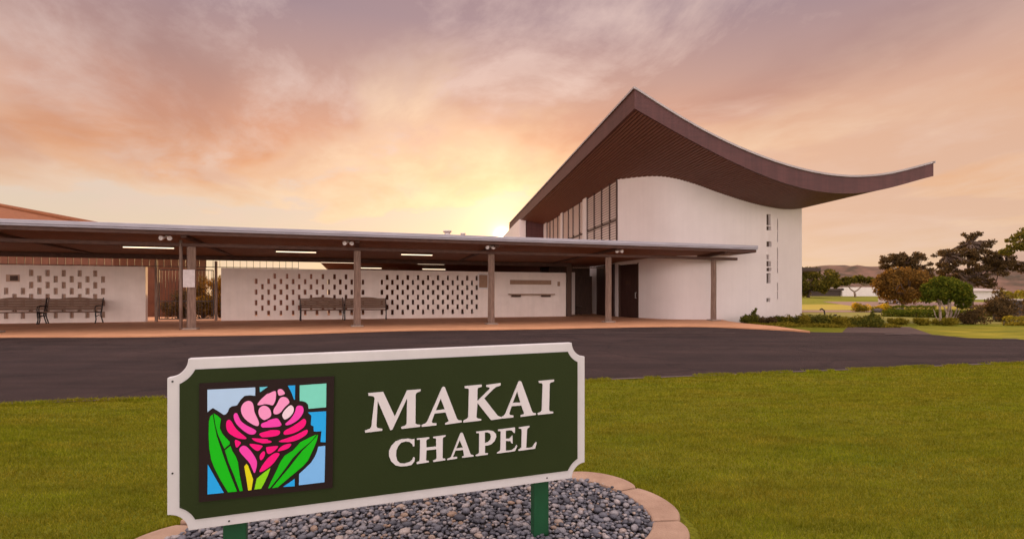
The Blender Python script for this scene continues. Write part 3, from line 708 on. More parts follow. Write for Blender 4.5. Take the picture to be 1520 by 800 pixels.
# railing that closes the gap above the walls
rl = thing('metal_railing', 'row of thin upright bars filling the gap between white walls and canopy', 'railing', U(-7, 23.3, WT))
b = MB(U); u = -16.9
while u < -2.2:
    b.box(u-.008, u+.008, 23.22, 23.236, WT, 2.725); u += .245
b.build('bars', 'bar', rl); MB(U).box(-17, -2.2, 23.21, 23.25, 2.29, 2.315).build('rail', 'bar', rl)
# gate between the walls
gt = thing('metal_gate', 'dark barred double gate standing between the two white walls', 'gate', U(-6.4, 23.3, .15))
for (ua, ub) in ((-7.30, -6.18), (-6.14, -5.38)):
    f = MB(U)
    f.box(ua, ua+.035, 23.30, 23.335, .22, 2.2).box(ub-.035, ub, 23.30, 23.335, .22, 2.2)
    for z in (.22, .92, 2.16): f.box(ua+.036, ub-.036, 23.302, 23.333, z, z+.035)
    lf = f.build('gate_leaf', 'bar', gt); bb = MB(U); u = ua+.11
    while u < ub-.06: bb.box(u-.006, u+.006, 23.311, 23.323, .256, 2.159); u += .115
    bb.build('bars', 'bar', lf)
for u in (-7.38, -5.30): MB(U).box(u-.045, u+.045, 23.28, 23.37, .15, 2.55).build('gate_post', 'post', gt)

# ------------------------------------------------------------------ benches
def make_bench(lab):
    t = thing('park_bench', lab, 'bench', (0, 0, 0), 'slatted benches under the canopy')
    Lh = .82
    s = MB()
    for k in range(5): s.box(-Lh, Lh, -.36+.085*k, -.36+.085*k+.065, .415-.006*k, .445-.006*k)
    s.build('seat', 'bench', t, bevel=.006)
    b = MB()
    for k in range(4):
        z0 = .49+.088*k; y0 = .075+.028*k; b.box(-Lh, Lh, y0, y0+.028, z0, z0+.081)
    n = 16; z0, y0 = .842, .187; P = []
    for i in range(n+1):
        x = -Lh+2*Lh*i/n; a = abs(x)/Lh; h = .05+.055*max(0, 1-(a/.62)**2)**.8 if a < .62 else .05
        P.append((x, h))
    b2 = solid([(-Lh, 0), (Lh, 0)]+[(x, h) for x, h in P[::-1]], [], 0, .028, lambda a, h, d: (a, y0+d, z0+h))
    i = len(b.v); b.v += b2.v; b.f += [tuple(k+i for k in f) for f in b2.f]
    b.build('backrest', 'bench', t, bevel=.005)
    for sx in (-1, 1):
        x = sx*(Lh+.015); e = MB()
        e.tube([(x, .235, .93), (x, .16, .70), (x, .06, .42), (x, .03, .33), (x, .10, .15), (x, .20, 0)], [.016, .020, .024, .024, .020, .022], 6)
        e.tube([(x, -.40, 0), (x, -.33, .14), (x, -.36, .30), (x, -.36, .41)], [.022, .019, .02, .022], 6)
        e.tube([(x, -.37, .405), (x, -.15, .39), (x, .05, .385)], .02, 6)
        e.tube([(x, -.36, .40), (x, -.40, .52), (x, -.36, .62), (x, -.15, .645), (x, .14, .63)], [.016, .016, .019, .02, .018], 6)
        e.tube([(x, -.33, .25), (x, -.15, .30), (x, .03, .26)], .013, 6)
        e.build('side_frame', 'iron', t)
    return t
BL = ['slatted bench with arched back at the far left end of the walkway', 'slatted bench with arched back at the plain right end of the left wall',
      'slatted bench left of the post in front of the perforated wall', 'slatted bench with arched back partly hidden behind the post in front of the perforated wall']
AU = math.atan2(SU, CU)
b0 = make_bench(BL[0]); b0.location = U(-11.42, 22.45, .15); b0.rotation_euler.z = AU
copy_thing(b0, U(-9.72, 22.5, .15), AU-.02, BL[1]); copy_thing(b0, U(-1.22, 22.45, .15), AU+.16, BL[2]); copy_thing(b0, U(.50, 22.5, .15), AU-.02, BL[3])

WX, WY = -.158, .9875
# ------------------------------------------------------------------ hall behind the walls, entrance
hall = thing('courtyard_hall', 'dark low roofed hall behind the perforated wall', 'building', U(5, 28, 0))
MB(U).box(-1.5, 12.3, 23.72, 32.4, 2.73, 3.04).build('roof', 'canopy_wood', hall)
MB(U).box(-1.4, 12.2, 32.0, 32.2, 0, 2.729).build('back_wall', 'redwall', hall)
for u in (-1.3, 3.2, 7.7): MB(U).box(u-.1, u+.1, 31.5, 31.7, .15, 2.729).build('column', 'redwall', hall)
MB(U).box(1.4, 2.2, 27.2, 27.35, .15, 2.6).build('partition', 'redwall', hall)
ent = thing('entrance_porch', 'dark open entrance between the white wall and the chapel, under a strip of carved fretwork', 'entrance', U(11, 24, .15))
MB(U).box(9.925, 10.18, 22.98, 23.30, .15, 2.72).build('door_post', 'darkwood', ent, bevel=.01)
MB(U).box(9.93, 12.2, 26.6, 26.75, .15, 2.728).build('inner_wall', 'door', ent)
MB().prism([(5.10+WX*.35-.012, 24.70+WY*.35), (5.10+WX*.35-.06, 24.70+WY*.35), (5.10+WX*3-.06, 24.70+WY*3), (5.10+WX*3-.012, 24.70+WY*3)], .15, 2.72).build('shade_panel', 'door', ent)  # dark panel added over the white side wall as the entrance's shade
MB(U).box(10.95, 11.3, 25.1, 25.35, .15, 2.40).build('pillar', 'blockwall', ent)
MB(U).box(9.93, 12.3, 25.36, 25.46, 2.20, 2.728).build('lintel', 'darkwood', ent)
MB(U).box(11.42, 12.5, 25.50, 25.56, .15, 2.22).build('inner_door', 'darkwood', ent)
MB(U).box(10.2, 12.1, 22.93, 22.97, 2.50, 2.545).build('header', 'post', ent)
fw = MB(U); u = 10.25
while u < 12.0:
    w = rng.uniform(.05, .10); h = rng.uniform(.07, .14)
    fw.tube([(u, 22.95, 2.547), (u+w*.4, 22.94, 2.547+h), (u+w, 22.95, 2.55+h*.4)], .017, 5); u += w+.03
fw.build('fretwork', 'post', ent)
st = thing('stool', 'small dark stool standing in the dark entrance beside the pale pillar', 'stool', U(11.42, 24.9, .15))
MB(U).tube([(11.42, 24.9, .55), (11.42, 24.9, .62)], .17, 12).build('seat', 'darkwood', st)
for a in range(4):
    c, s = math.cos(a*math.pi/2+.6), math.sin(a*math.pi/2+.6)
    MB(U).tube([(11.42+.16*c, 24.9+.16*s, .15), (11.42+.1*c, 24.9+.1*s, .55)], .018, 6).build('leg', 'darkwood', st)

# ------------------------------------------------------------------ chapel
TX, TY = 4.26, 17.8; WX, WY = -.158, .9875; QX, QY = .9875, .158
def RF(s, t, z=0.0): return (TX+s*QX+t*WX, TY+s*QY+t*WY, z)          # s across the roof, t away from the road
def st_of(x, y): return (x-TX)*QX+(y-TY)*QY, (x-TX)*WX+(y-TY)*WY
sB = np.array([.01, 1.07, 2.41, 3.31, 4.35, 5.53, 6.73, 7.95, 9.07, 10.09, 11.12, 12.15]); zB = np.array([7.65, 7.14, 6.51, 6.12, 5.72, 5.33, 5.07, 4.96, 5.02, 5.22, 5.48, 5.76])
sT = np.array([.01, 1.07, 2.41, 3.77, 4.94, 6.13, 7.34, 8.57, 9.84, 11.12, 12.24]); zT = np.array([8.31, 7.74, 7.05, 6.52, 6.11, 5.82, 5.62, 5.57, 5.69, 5.97, 6.27])
pB = np.polyfit(sB, zB, 6); pT = np.polyfit(sT, zT, 6)
def drop(s, t): return -.026*t*max(0, 1-s/1.85)
def zb(s, t): return float(np.polyval(pB, s))+drop(s, t)
def zt(s, t): return float(np.polyval(pT, s))+drop(s, t)
SE, TE = 12.12, 28.6
chap = thing('chapel', 'white curved chapel under a sweeping dark timber roof that rises to a point', 'chapel', (9.5, 24, 0))
ss = np.linspace(0, SE, 61)
rb = MB()
for i in range(60):
    a, b = ss[i], ss[i+1]
    rb.q(RF(a, 0, zb(a, 0)), RF(b, 0, zb(b, 0)), RF(b, 0, zt(b, 0)), RF(a, 0, zt(a, 0)), smooth=False)
    rb.q(RF(a, TE, zt(a, TE)), RF(b, TE, zt(b, TE)), RF(b, TE, zb(b, TE)), RF(a, TE, zb(a, TE)))
    rb.q(RF(a, 0, zt(a, 0)), RF(b, 0, zt(b, 0)), RF(b, TE, zt(b, TE)), RF(a, TE, zt(a, TE)), smooth=True)
    rb.q(RF(a, .07, zb(a, 0)+.06), RF(a, TE-.07, zb(a, TE)+.06), RF(b, TE-.07, zb(b, TE)+.06), RF(b, .07, zb(b, 0)+.06))
for (s, f) in ((0, 1), (SE, 0)):
    P = [RF(s, 0, zb(s, 0)), RF(s, 0, zt(s, 0)), RF(s, TE, zt(s, TE)), RF(s, TE, zb(s, TE))]; rb.q(*(P if f else P[::-1]))
# inner returns of the fascia boards
for i in range(60):
    a, b = ss[i], ss[i+1]
    rb.q(RF(b, .07, zb(b, 0)), RF(a, .07, zb(a, 0)), RF(a, .07, zb(a, 0)+.06), RF(b, .07, zb(b, 0)+.06)); rb.q(RF(a, 0, zb(a, 0)), RF(a, .07, zb(a, 0)), RF(b, .07, zb(b, 0)), RF(b, 0, zb(b, 0)))
for s, e in ((0, .07), (SE-.07, SE)):
    rb.q(RF(s, 0, zb(s, 0)), RF(s, TE, zb(s, TE)), RF(e, TE, zb(e, TE)), RF(e, 0, zb(e, 0)))
roof = rb.build('roof', 'fascia', chap, fix=False)
# battens of the soffit, running away from the road
bt = MB(); s = .10
while s < SE-.1:
    a, b = s, s+.062
    za0, zb0, za1, zb1 = zb(a, 0), zb(b, 0), zb(a, TE), zb(b, TE)
    bt.q(RF(a, .09, za0+.008), RF(a, TE-.1, za1+.008), RF(b, TE-.1, zb1+.008), RF(b, .09, zb0+.008))
    bt.q(RF(a, .09, za0+.008), RF(a, .09, za0+.056), RF(a, TE-.1, za1+.056), RF(a, TE-.1, za1+.008))
    bt.q(RF(b, .09, zb0+.056), RF(b, .09, zb0+.008), RF(b, TE-.1, zb1+.008), RF(b, TE-.1, zb1+.056))
    s += .112
bt.build('soffit', 'soffit', roof, fix=False)
# pale metal trim along the upper edge
tr = MB()
for i in range(60):
    a, b = ss[i], ss[i+1]
    for (d0, d1, h0, h1) in ((-.05, .10, .012, .085),):
        za, zc = zt(a, 0), zt(b, 0)
        tr.q(RF(a, d0, za+h0), RF(b, d0, zc+h0), RF(b, d0, zc+h1), RF(a, d0, za+h1)); tr.q(RF(a, d0, za+h1), RF(b, d0, zc+h1), RF(b, d1, zc+h1), RF(a, d1, za+h1))
        tr.q(RF(b, d0, zc+h0), RF(a, d0, za+h0), RF(a, d1, za+h0), RF(b, d1, zc+h0))
for (s0, s1) in ((-.05, .10), (SE-.1, SE+.05)):
    for (t0, t1) in ((-.05, TE),):
        A = lambda s, t, h: RF(s, t, zt(min(max(s, 0), SE), t)+h)
        tr.q(A(s0, t0, .012), A(s0, t1, .012), A(s0, t1, .085), A(s0, t0, .085)); tr.q(A(s0, t0, .0855), A(s0, t1, .0855), A(s1, t1, .0855), A(s1, t0, .0855)); tr.q(A(s1, t0, .012), A(s1, t0, .085), A(s1, t1, .085), A(s1, t1, .012))
        tr.q(A(s0, t0, .012), A(s1, t0, .012), A(s1, t0, .085), A(s0, t0, .085))
tr.build('trim', 'trim', roof, fix=False)
# plan of the curved front wall
CP = [(5.10, 24.70), (5.42, 24.02), (5.86, 23.15), (6.35, 22.36), (6.95, 21.83), (7.70, 21.60), (8.55, 21.60), (9.40, 21.70), (10.3, 21.90), (11.2, 22.20), (12.2, 22.75), (13.25, 23.40)]
def catmull(P, per=14):
    out = []; Q = [tuple(2*np.array(P[0])-np.array(P[1]))]+P+[tuple(2*np.array(P[-1])-np.array(P[-2]))]
    for i in range(1, len(Q)-2):
        p0, p1, p2, p3 = map(np.array, Q[i-1:i+3])
        for k in range(per):
            t = k/per; out.append(.5*(2*p1+(p2-p0)*t+(2*p0-5*p1+4*p2-p3)*t*t+(3*p1-p0-3*p2+p3)*t**3))
    out.append(np.array(P[-1])); return np.array(out)
PP = catmull(CP); PL = np.concatenate([[0], np.cumsum(np.linalg.norm(np.diff(PP, axis=0), axis=1))])
def pw(l): return float(np.interp(l, PL, PP[:, 0])), float(np.interp(l, PL, PP[:, 1]))
def pnrm(l):
    a, b = pw(max(l-.05, 0)), pw(min(l+.05, PL[-1])); d = np.array(b)-np.array(a); d /= np.linalg.norm(d); return d[1], -d[0]   # towards the road
def lof(x, y): return float(PL[np.argmin((PP[:, 0]-x)**2+(PP[:, 1]-y)**2)])
ZH = [(4.20, 4.68), (3.98, 4.16), (3.27, 3.50), (2.72, 2.92), (2.42, 2.65), (2.21, 2.36), (1.69, 2.13), (.89, 1.05)]
ZS = [(4.01, 4.51), (3.49, 3.98), (2.73, 3.25), (2.41, 2.70), (2.14, 2.37), (1.38, 1.72), (1.00, 1.34)]
l1 = lof(11.1, 22.16); l2 = lof(11.62, 22.43); WW = [.26, .27, .30, .14, .26, .30, .24, .22]
holes = [(l1-.15, l1-.15+w, a, b, .22) for (a, b), w in zip(ZH, WW)] + [(l2-.03, l2+.05, a, b, .18) for a, b in ZS]
LD0, LD1 = .10, 1.50
holes.append((LD0, LD1, .15, 2.63, .14))
cw = MB()
ls = sorted(set(np.round(np.linspace(0, PL[-1], 90), 4)) | {round(h[0], 4) for h in holes} | {round(h[1], 4) for h in holes}); zs = sorted({.02, 4.72} | {h[2] for h in holes} | {h[3] for h in holes})
for i in range(len(ls)-1):
    la, lb = ls[i], ls[i+1]; lm = (la+lb)/2; A, B = pw(la), pw(lb)
    for j in range(len(zs)-1):
        zm = (zs[j]+zs[j+1])/2
        if any(h[0] < lm < h[1] and h[2] < zm < h[3] for h in holes): continue
        cw.q((*A, zs[j]), (*B, zs[j]), (*B, zs[j+1]), (*A, zs[j+1]), smooth=True)
    ta, tb = zb(*st_of(*A))+.05, zb(*st_of(*B))+.05
    cw.q((*A, 4.72), (*B, 4.72), (*B, tb), (*A, ta), smooth=True)
rv = cw
for (a, b, c, d, dp) in holes:
    A, B = pw(a), pw(b); na, nb = pnrm(a), pnrm(b); A2 = (A[0]-na[0]*dp, A[1]-na[1]*dp); B2 = (B[0]-nb[0]*dp, B[1]-nb[1]*dp)
    rv.q((*A, c), (*A, d), (*A2, d), (*A2, c)).q((*B, d), (*B, c), (*B2, c), (*B2, d)).q((*A, c), (*A2, c), (*B2, c), (*B, c)).q((*A, d), (*B, d), (*B2, d), (*A2, d))
wall = cw.build('front_wall', 'plaster', chap, fix=False)
bm = bmesh.new(); bm.from_mesh(wall.data); bmesh.ops.remove_doubles(bm, verts=bm.verts, dist=.0005); bm.to_mesh(wall.data); bm.free()
def inset(a, b, dp):
    A, B = pw(a), pw(b); na, nb = pnrm(a), pnrm(b); return (A[0]-na[0]*dp, A[1]-na[1]*dp), (B[0]-nb[0]*dp, B[1]-nb[1]*dp)
for k, (a, b, c, d, dp) in enumerate(holes[:-1]):
    A, B = inset(a-.01, b+.01, dp*.62 if k < 8 else .1)
    w_ = MB().q((*A, c-.005), (*B, c-.005), (*B, d+.005), (*A, d+.005)).build('slot_window', 'darkglass', chap, fix=False)
    if k < 8:
        A, B = inset(a, b, dp*.62-.02); mb = MB(); z = c+.045
        while z < d-.02:
            mb.q((*A, z), (*B, z), (*B, z+.012), (*A, z+.012)); z += .065
        m0 = tuple(np.array(A)*.5+np.array(B)*.5); dv = (np.array(B)-np.array(A)); dv = dv/np.linalg.norm(dv)*.008
        mb.q((m0[0]-dv[0], m0[1]-dv[1], c), (m0[0]+dv[0], m0[1]+dv[1], c), (m0[0]+dv[0], m0[1]+dv[1], d), (m0[0]-dv[0], m0[1]-dv[1], d)); mb.build('louvres', 'bench', w_, fix=False)
# timber door at the start of the curve
A, B = inset(LD0, LD1, .12)
mb = MB(); dA, dB = inset(LD0+.002, LD1-.002, .06)
dN = 7; dvec = np.array(dB)-np.array(dA)
nrm = np.array([dvec[1], -dvec[0]])/np.linalg.norm(dvec)
for k in range(dN):
    p0 = np.array(dA)+dvec*(k/dN+.004); p1 = np.array(dA)+dvec*((k+1)/dN-.004)
    q0, q1 = p0-nrm*.05, p1-nrm*.05
    mb.prism([tuple(p0), tuple(p1), tuple(q1), tuple(q0)], .16, 2.62)
door = mb.build('door', 'door', chap)
ph = np.array(dA)+dvec*.86+nrm*.06
MB().tube([(*(ph-nrm*.055), 1.05), (*ph, 1.05), (*ph, 1.30), (*(ph-nrm*.055), 1.30)], .016, 6).build('handle', 'lampwhite', door)
pq = np.array(dA)+dvec*.42+nrm*.012; e_ = dvec/np.linalg.norm(dvec)*.16
MB().prism([tuple(pq-e_), tuple(pq+e_), tuple(pq+e_-nrm*.01), tuple(pq-e_-nrm*.01)], 1.70, 1.86).build('door_plate', 'darkwood', door)
fr = MB()
for (l, h) in ((LD0-.03, 0), (LD1-.03, 0)):
    A0, B0 = inset(l, l+.06, -.012); A1, B1 = inset(l, l+.06, .10); fr.prism([A0, B0, B1, A1], .15, 2.66)
fr.build('door_frame', 'darkwood', chap)
# side wall with its strip of louvred windows; C is the front corner
CX, CY = 5.10, 24.70
def SWL(t, d=0.0, z=0.0): return (CX+t*WX-d*QX, CY+t*WY-d*QY, z)      # t along the wall, d outwards
def top(t, d=0.0): return zb(*st_of(*SWL(t, d)[:2]))+.04
TW = 15.9
MB().prism([SWL(0)[:2], SWL(TW)[:2], SWL(TW, -.25)[:2], SWL(.0, -.25)[:2]], 0, 3.30).build('side_wall', 'plaster', chap)
bays = [(0.04, 4.75), (5.46, 10.14), (10.68, 14.98)]
for (ta, tb) in ((4.75, 5.46), (10.14, 10.68), (14.98, 15.9)):
    P = [SWL(ta, .10)[:2], SWL(tb, .10)[:2], SWL(tb, -.25)[:2], SWL(ta, -.25)[:2]]
    MB().prism(P, 3.30, lambda a, b: zb(*st_of(a, b))+.04).build('pilaster', 'plaster', chap)
MUL = [[0.04, 1.02, 2.24, 3.47, 4.75], [5.46, 6.28, 7.68, 8.79, 10.14], [10.68, 11.6, 12.93, 13.99, 14.98]]
for mul in MUL:
    for a, b in zip(mul[:-1], mul[1:]):
        P = [SWL(a, -.03)[:2], SWL(b, -.03)[:2], SWL(b, -.06)[:2], SWL(a, -.06)[:2]]
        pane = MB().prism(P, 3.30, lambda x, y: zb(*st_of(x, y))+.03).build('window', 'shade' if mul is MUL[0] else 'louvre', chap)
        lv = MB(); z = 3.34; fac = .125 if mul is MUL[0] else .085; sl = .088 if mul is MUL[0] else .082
        while z < top((a+b)/2)-.12:
            if z < 4.75 or z > 4.87:
                lv.q(SWL(a+.03, .035, z), SWL(b-.03, .035, z), SWL(b-.03, .0, z+sl), SWL(a+.03, .0, z+sl))
            z += fac
        lv.build('louvres', 'louvre', pane, fix=False)
    fm = MB()
    for t in mul:
        P = [SWL(t-.035, .07)[:2], SWL(t+.035, .07)[:2], SWL(t+.035, -.03)[:2], SWL(t-.035, -.03)[:2]]
        fm.prism(P, 3.30, lambda x, y: zb(*st_of(x, y))+.02)
    P = [SWL(mul[0], .066)[:2], SWL(mul[-1], .066)[:2], SWL(mul[-1], -.02)[:2], SWL(mul[0], -.02)[:2]]
    fm.prism(P, 4.77, 4.85); fm.build('window_frame', 'mullion', chap)
# return wall at the far end of the windows, other outer walls
E0 = SWL(TW, .0); E1 = SWL(TW, 1.55); E2 = SWL(TW, 2.05)
MB().prism([E0[:2], E1[:2], SWL(TW+.25, 1.55)[:2], SWL(TW+.25, 0)[:2]], 0, lambda x, y: zb(*st_of(x, y))+.03).build('end_panel', 'fascia', chap)
MB().prism([SWL(TW-.1, 1.553)[:2], SWL(TW-.1, 2.05)[:2], SWL(TW+9, 2.05)[:2], SWL(TW+9, 1.553)[:2]], 0, lambda x, y: zb(*st_of(x, y))+.03).build('end_wall', 'plaster', chap)
X1, Y1 = 13.25, 23.40; X2, Y2 = X1+WX*25, Y1+WY*25
MB().prism([(X1, Y1), (X2, Y2), (X2-.25, Y2), (X1-.25, Y1-.02)], 0, 4.9).build('rear_wall', 'plaster', chap)
MB().prism([(X2, Y2), SWL(TW+9, 1.5)[:2], SWL(TW+9.2, 1.5)[:2], (X2, Y2+.25)], 0, 4.8).build('rear_wall', 'plaster', chap)

# ------------------------------------------------------------------ neighbouring buildings
hs = thing('tiled_house', 'house with a sloping orange tiled roof showing above the left end of the canopy', 'house', (-34, 38, 0))
r_ = MB()
xr, zr, xe, ze = -42.7, 8.7, -25.9, 5.48
r_.q((-60, 34.0, ze), (xe, 34.0, ze), (xr, 40, zr), (-60, 40, zr)).q((xe, 34.0, ze), (xe, 46, ze), (xr, 40, zr)).q((xe, 46, ze), (-60, 46, ze), (-60, 40, zr), (xr, 40, zr))
r_.q((-60, 34, ze-.02), (-60, 46, ze-.02), (xe, 46, ze-.02), (xe, 34, ze-.02)); rfo = r_.build('roof', 'tile', hs)
rc = MB(); rc.tube([(-60, 40, zr+.05), (xr, 40, zr+.05), (xe, 34, ze+.05)], .13, 6).tube([(xr, 40, zr+.05), (xe, 46, ze+.05)], .13, 6); rc.build('ridge_cap', 'tile', rfo)
MB().box(-59.9, xe-.02, 33.9, 33.98, ze-.2, ze+.02).build('eave_board', 'beam', rfo)
MB().box(-59, xe-1.0, 34.6, 45, 0, ze-.03).build('wall', 'redwall', hs)
MB().box(-17.5, -9.8, 31.2, 31.5, 0, 2.2)
pv = thing('pavilion', 'building edge with a thin dark flat eave peeking out right of the chapel wall', 'pavilion', (17, 36, 0))
MB().prism([(14, 34), (20.5, 34), (20.5, 38.5), (14, 38.5)], lambda a, b: 2.80+.02*(20-a), lambda a, b: 3.02+.02*(20-a)).build('roof', 'farroof', pv)
MB().box(14.2, 18.2, 34.6, 38, 0, 2.79).build('wall', 'farwhite', pv)
wh = thing('low_white_house', 'low white house far across the golf course beside the flat crowned tree', 'house', (76, 112, 1.05))
MB().box(71, 80, 110, 115, .8, 3.0).build('wall', 'farwhite', wh)
MB().box(64.5, 70.9, 110.5, 115, .8, 2.3).build('wing', 'farroof', wh)
MB().box(64, 71.3, 110, 115.4, 2.31, 2.75).build('roof', 'farroof', wh)
MB().box(80.01, 96, 111, 111.4, .8, 1.75).build('garden_wall', 'farwhite', wh)
ph = thing('pale_shed', 'pale flat roofed shed seen through the big dark tree', 'shed', (66, 74, .7))
MB().box(60.5, 70, 73, 77, .5, 1.75).build('wall', 'farwhite', ph)
MB().prism([(60.1, 72.6), (70.4, 72.6), (70.4, 77.4), (60.1, 77.4)], 1.751, lambda a, b: 1.9+.08*(b-72.6)).build('roof', 'cap', ph)
sw = thing('stone_wall', 'dark stone retaining wall with a pale cap at the right edge', 'wall', (26, 24, 0))
MB().box(22.8, 34, 23.7, 24.3, -.02, .92).build('masonry', 'lava', sw, bevel=.03)
MB().box(22.7, 34.1, 23.6, 24.4, .921, 1.0).build('cap', 'cap', sw, bevel=.02)

# ------------------------------------------------------------------ trees and shrubs
def limb(mb, a, b, r0, r1, n=6, wob=.08):
    a, b = np.array(a, float), np.array(b, float); L = np.linalg.norm(b-a); P = []; rr = []
    for k in range(n+1):
        t = k/n; P.append(tuple(a+(b-a)*t+(rng.normal(size=3)*L*wob*.5*math.sin(math.pi*t)))); rr.append(r0+(r1-r0)*t)
    mb.tube(P, rr, 7); return P
def tree(name, label, cat, base, clumps, n, size, leaf, bark='bark', trunks=(), group=None, flat=1.0, up=0.0, shell=.45, asp=.55):
    """clumps: (dx,dy,z,r) relative to the base; trunks: lists of (dx,dy,z) joints ending in a crown"""
    t = thing(name, label, cat, base, group); base = np.array(base)
    mb = MB()
    for (j, r0, r1) in trunks:
        pts = [tuple(base+np.array(q)) for q in j]
        for k in range(len(pts)-1):
            f0 = k/(len(pts)-1); f1 = (k+1)/(len(pts)-1)
            limb(mb, pts[k], pts[k+1], r0+(r1-r0)*f0, r0+(r1-r0)*f1, 4, .05)
    tops = [q[0][-1] for q in trunks] or [(0, 0, .1)]
    for c in clumps:
        a = min(tops, key=lambda q: sum((q[i]-c[i])**2 for i in range(3)))
        r1 = trunks[0][2] if trunks else .03
        limb(mb, tuple(base+np.array(a)), tuple(base+np.array(c[:3])), r1*.7, r1*.2, 4, .12)
    mb.build('trunk' if trunks else 'stems', bark, t, fix=False)
    vol = np.array([c[3]**2 for c in clumps]); vol = vol/vol.sum(); P = []
    for c, f in zip(clumps, vol):
        P.append(ball(base+np.array(c[:3]), c[3], max(int(n*f), 6), flat, shell))
    leaves('crown' if trunks else 'foliage', np.concatenate(P), size, leaf, t, up, asp)
    return t
def dome(n, rx, ry, z0, z1, r, seed, hollow=.55):
    q = np.random.default_rng(seed); out = []
    for _ in range(n):
        a = q.uniform(0, 2*math.pi); h = q.uniform(0, 1); w = math.sqrt(max(1-(2*h-1)**2, 0))**.7*q.uniform(hollow, 1)
        out.append((rx*w*math.cos(a), ry*w*math.sin(a), z0+(z1-z0)*h, r*q.uniform(.65, 1.25)))
    return out
# far left one beside the chapel, flat crowned one, bronze bush
tree('broad_tree', 'broad olive tree close to the right edge of the chapel wall', 'tree', (47.5, 82, .95), dome(34, 4.6, 3.5, .9, 4.0, .9, 1), 5200, .20, 'L_olive', trunks=[([(0, 0, -.1), (.2, 0, 1.2)], .22, .14)], group='trees round the golf course')
tree('flat_crowned_tree', 'flat crowned tree on a short pale trunk in front of the low white house', 'tree', (57, 85, 1.0),
     [(x, y, 2.1+.75*(1-(x/3.1)**2)+q, .62) for x, y, q in [(i*.62+random.uniform(-.2, .2), random.uniform(-1.8, 1.8), random.uniform(-.25, .35)) for i in range(-5, 6) for _ in range(3)]], 4200, .19, 'L_olive', 'palebark',
     trunks=[([(0, 0, -.1), (-.15, 0, .8)], .20, .13), ([(-.15, 0, .8), (-1.5, 0, 1.9)], .12, .07), ([(-.15, 0, .8), (1.3, 0, 1.9)], .12, .07)], group='trees round the golf course', flat=.6)
tree('bronze_tree', 'rounded bronze leaved bushy tree on a forked stem beside the golf cart', 'tree', (34.3, 45, 0.0), dome(46, 1.9, 1.8, .75, 3.3, .58, 3), 9000, .105, 'L_brown',
     trunks=[([(0, 0, -.05), (.05, 0, .35)], .12, .10), ([(.05, 0, .35), (-.5, 0, 1.2)], .09, .05), ([(.05, 0, .35), (.6, 0, 1.2)], .09, .05)], group='trees round the golf course', shell=.2)
# big dark spreading tree in layers with gaps
def ragged(seed, lobes, rmin, rmax):
    """clump centres filling a few lobes (x, z, half width, half height, count)"""
    q = np.random.default_rng(seed); out = []
    for (x, z, w, h, n) in lobes:
        for _ in range(n):
            a = q.uniform(0, 2*math.pi); rr = q.uniform(0, 1)**.45
            out.append((x+w*rr*math.cos(a), q.normal()*.8, z+h*rr*math.sin(a), q.uniform(rmin, rmax)))
    return out
cl = ragged(12, [(.1, 6.55, .55, .22, 7), (.75, 5.75, 1.0, .42, 17), (-.7, 5.05, 1.3, .35, 17), (-2.2, 4.95, .9, .25, 10), (1.7, 4.85, 1.3, .45, 20), (.3, 4.1, 2.4, .62, 44), (2.4, 3.75, 1.4, .45, 20), (.3, 3.0, 1.9, .55, 30), (-2.0, 3.7, 1.1, .5, 16), (4.2, 4.0, 1.2, .28, 12), (5.4, 3.6, 1.2, .4, 12), (1.4, 2.2, 1.2, .35, 12)], .20, .42)
tree('spreading_tree', 'big dark spreading tree with layered ragged crown, tallest on the right', 'tree', (41, 46, .0), cl, 21000, .085, 'L_dark',
     trunks=[([(.2, 0, -.05), (.3, 0, 1.2), (.2, 0, 2.6)], .24, .16), ([(.2, 0, 2.6), (0, 0, 4.2), (.2, 0, 5.9)], .15, .05), ([(.2, 0, 2.0), (-1.2, 0, 3.6), (-1.9, 0, 4.8)], .12, .05), ([(.3, 0, 2.0), (1.8, 0, 3.4), (3.6, 0, 3.9)], .12, .05)], group='trees round the golf course', flat=.7, shell=.15)
cl = ragged(13, [(-1.5, 5.1, 1.0, .25, 12), (-.2, 5.35, .9, .28, 12), (1.2, 5.1, 1.2, .4, 14), (-.4, 4.4, 1.8, .45, 24), (1.2, 4.0, 1.6, .6, 22), (.2, 3.3, 1.9, .6, 24), (.2, 2.2, 1.6, .6, 18)], .26, .48)
tree('spreading_tree', 'dark ragged tree behind the bronze leaved one', 'tree', (43.6, 57, .2), cl, 11000, .11, 'L_dark',
     trunks=[([(0, 0, -.2), (0, 0, 2.2), (-.3, 0, 4.3)], .2, .08), ([(0, 0, 2.2), (1.2, 0, 4)], .12, .06)], group='trees round the golf course', flat=.7, shell=.15)
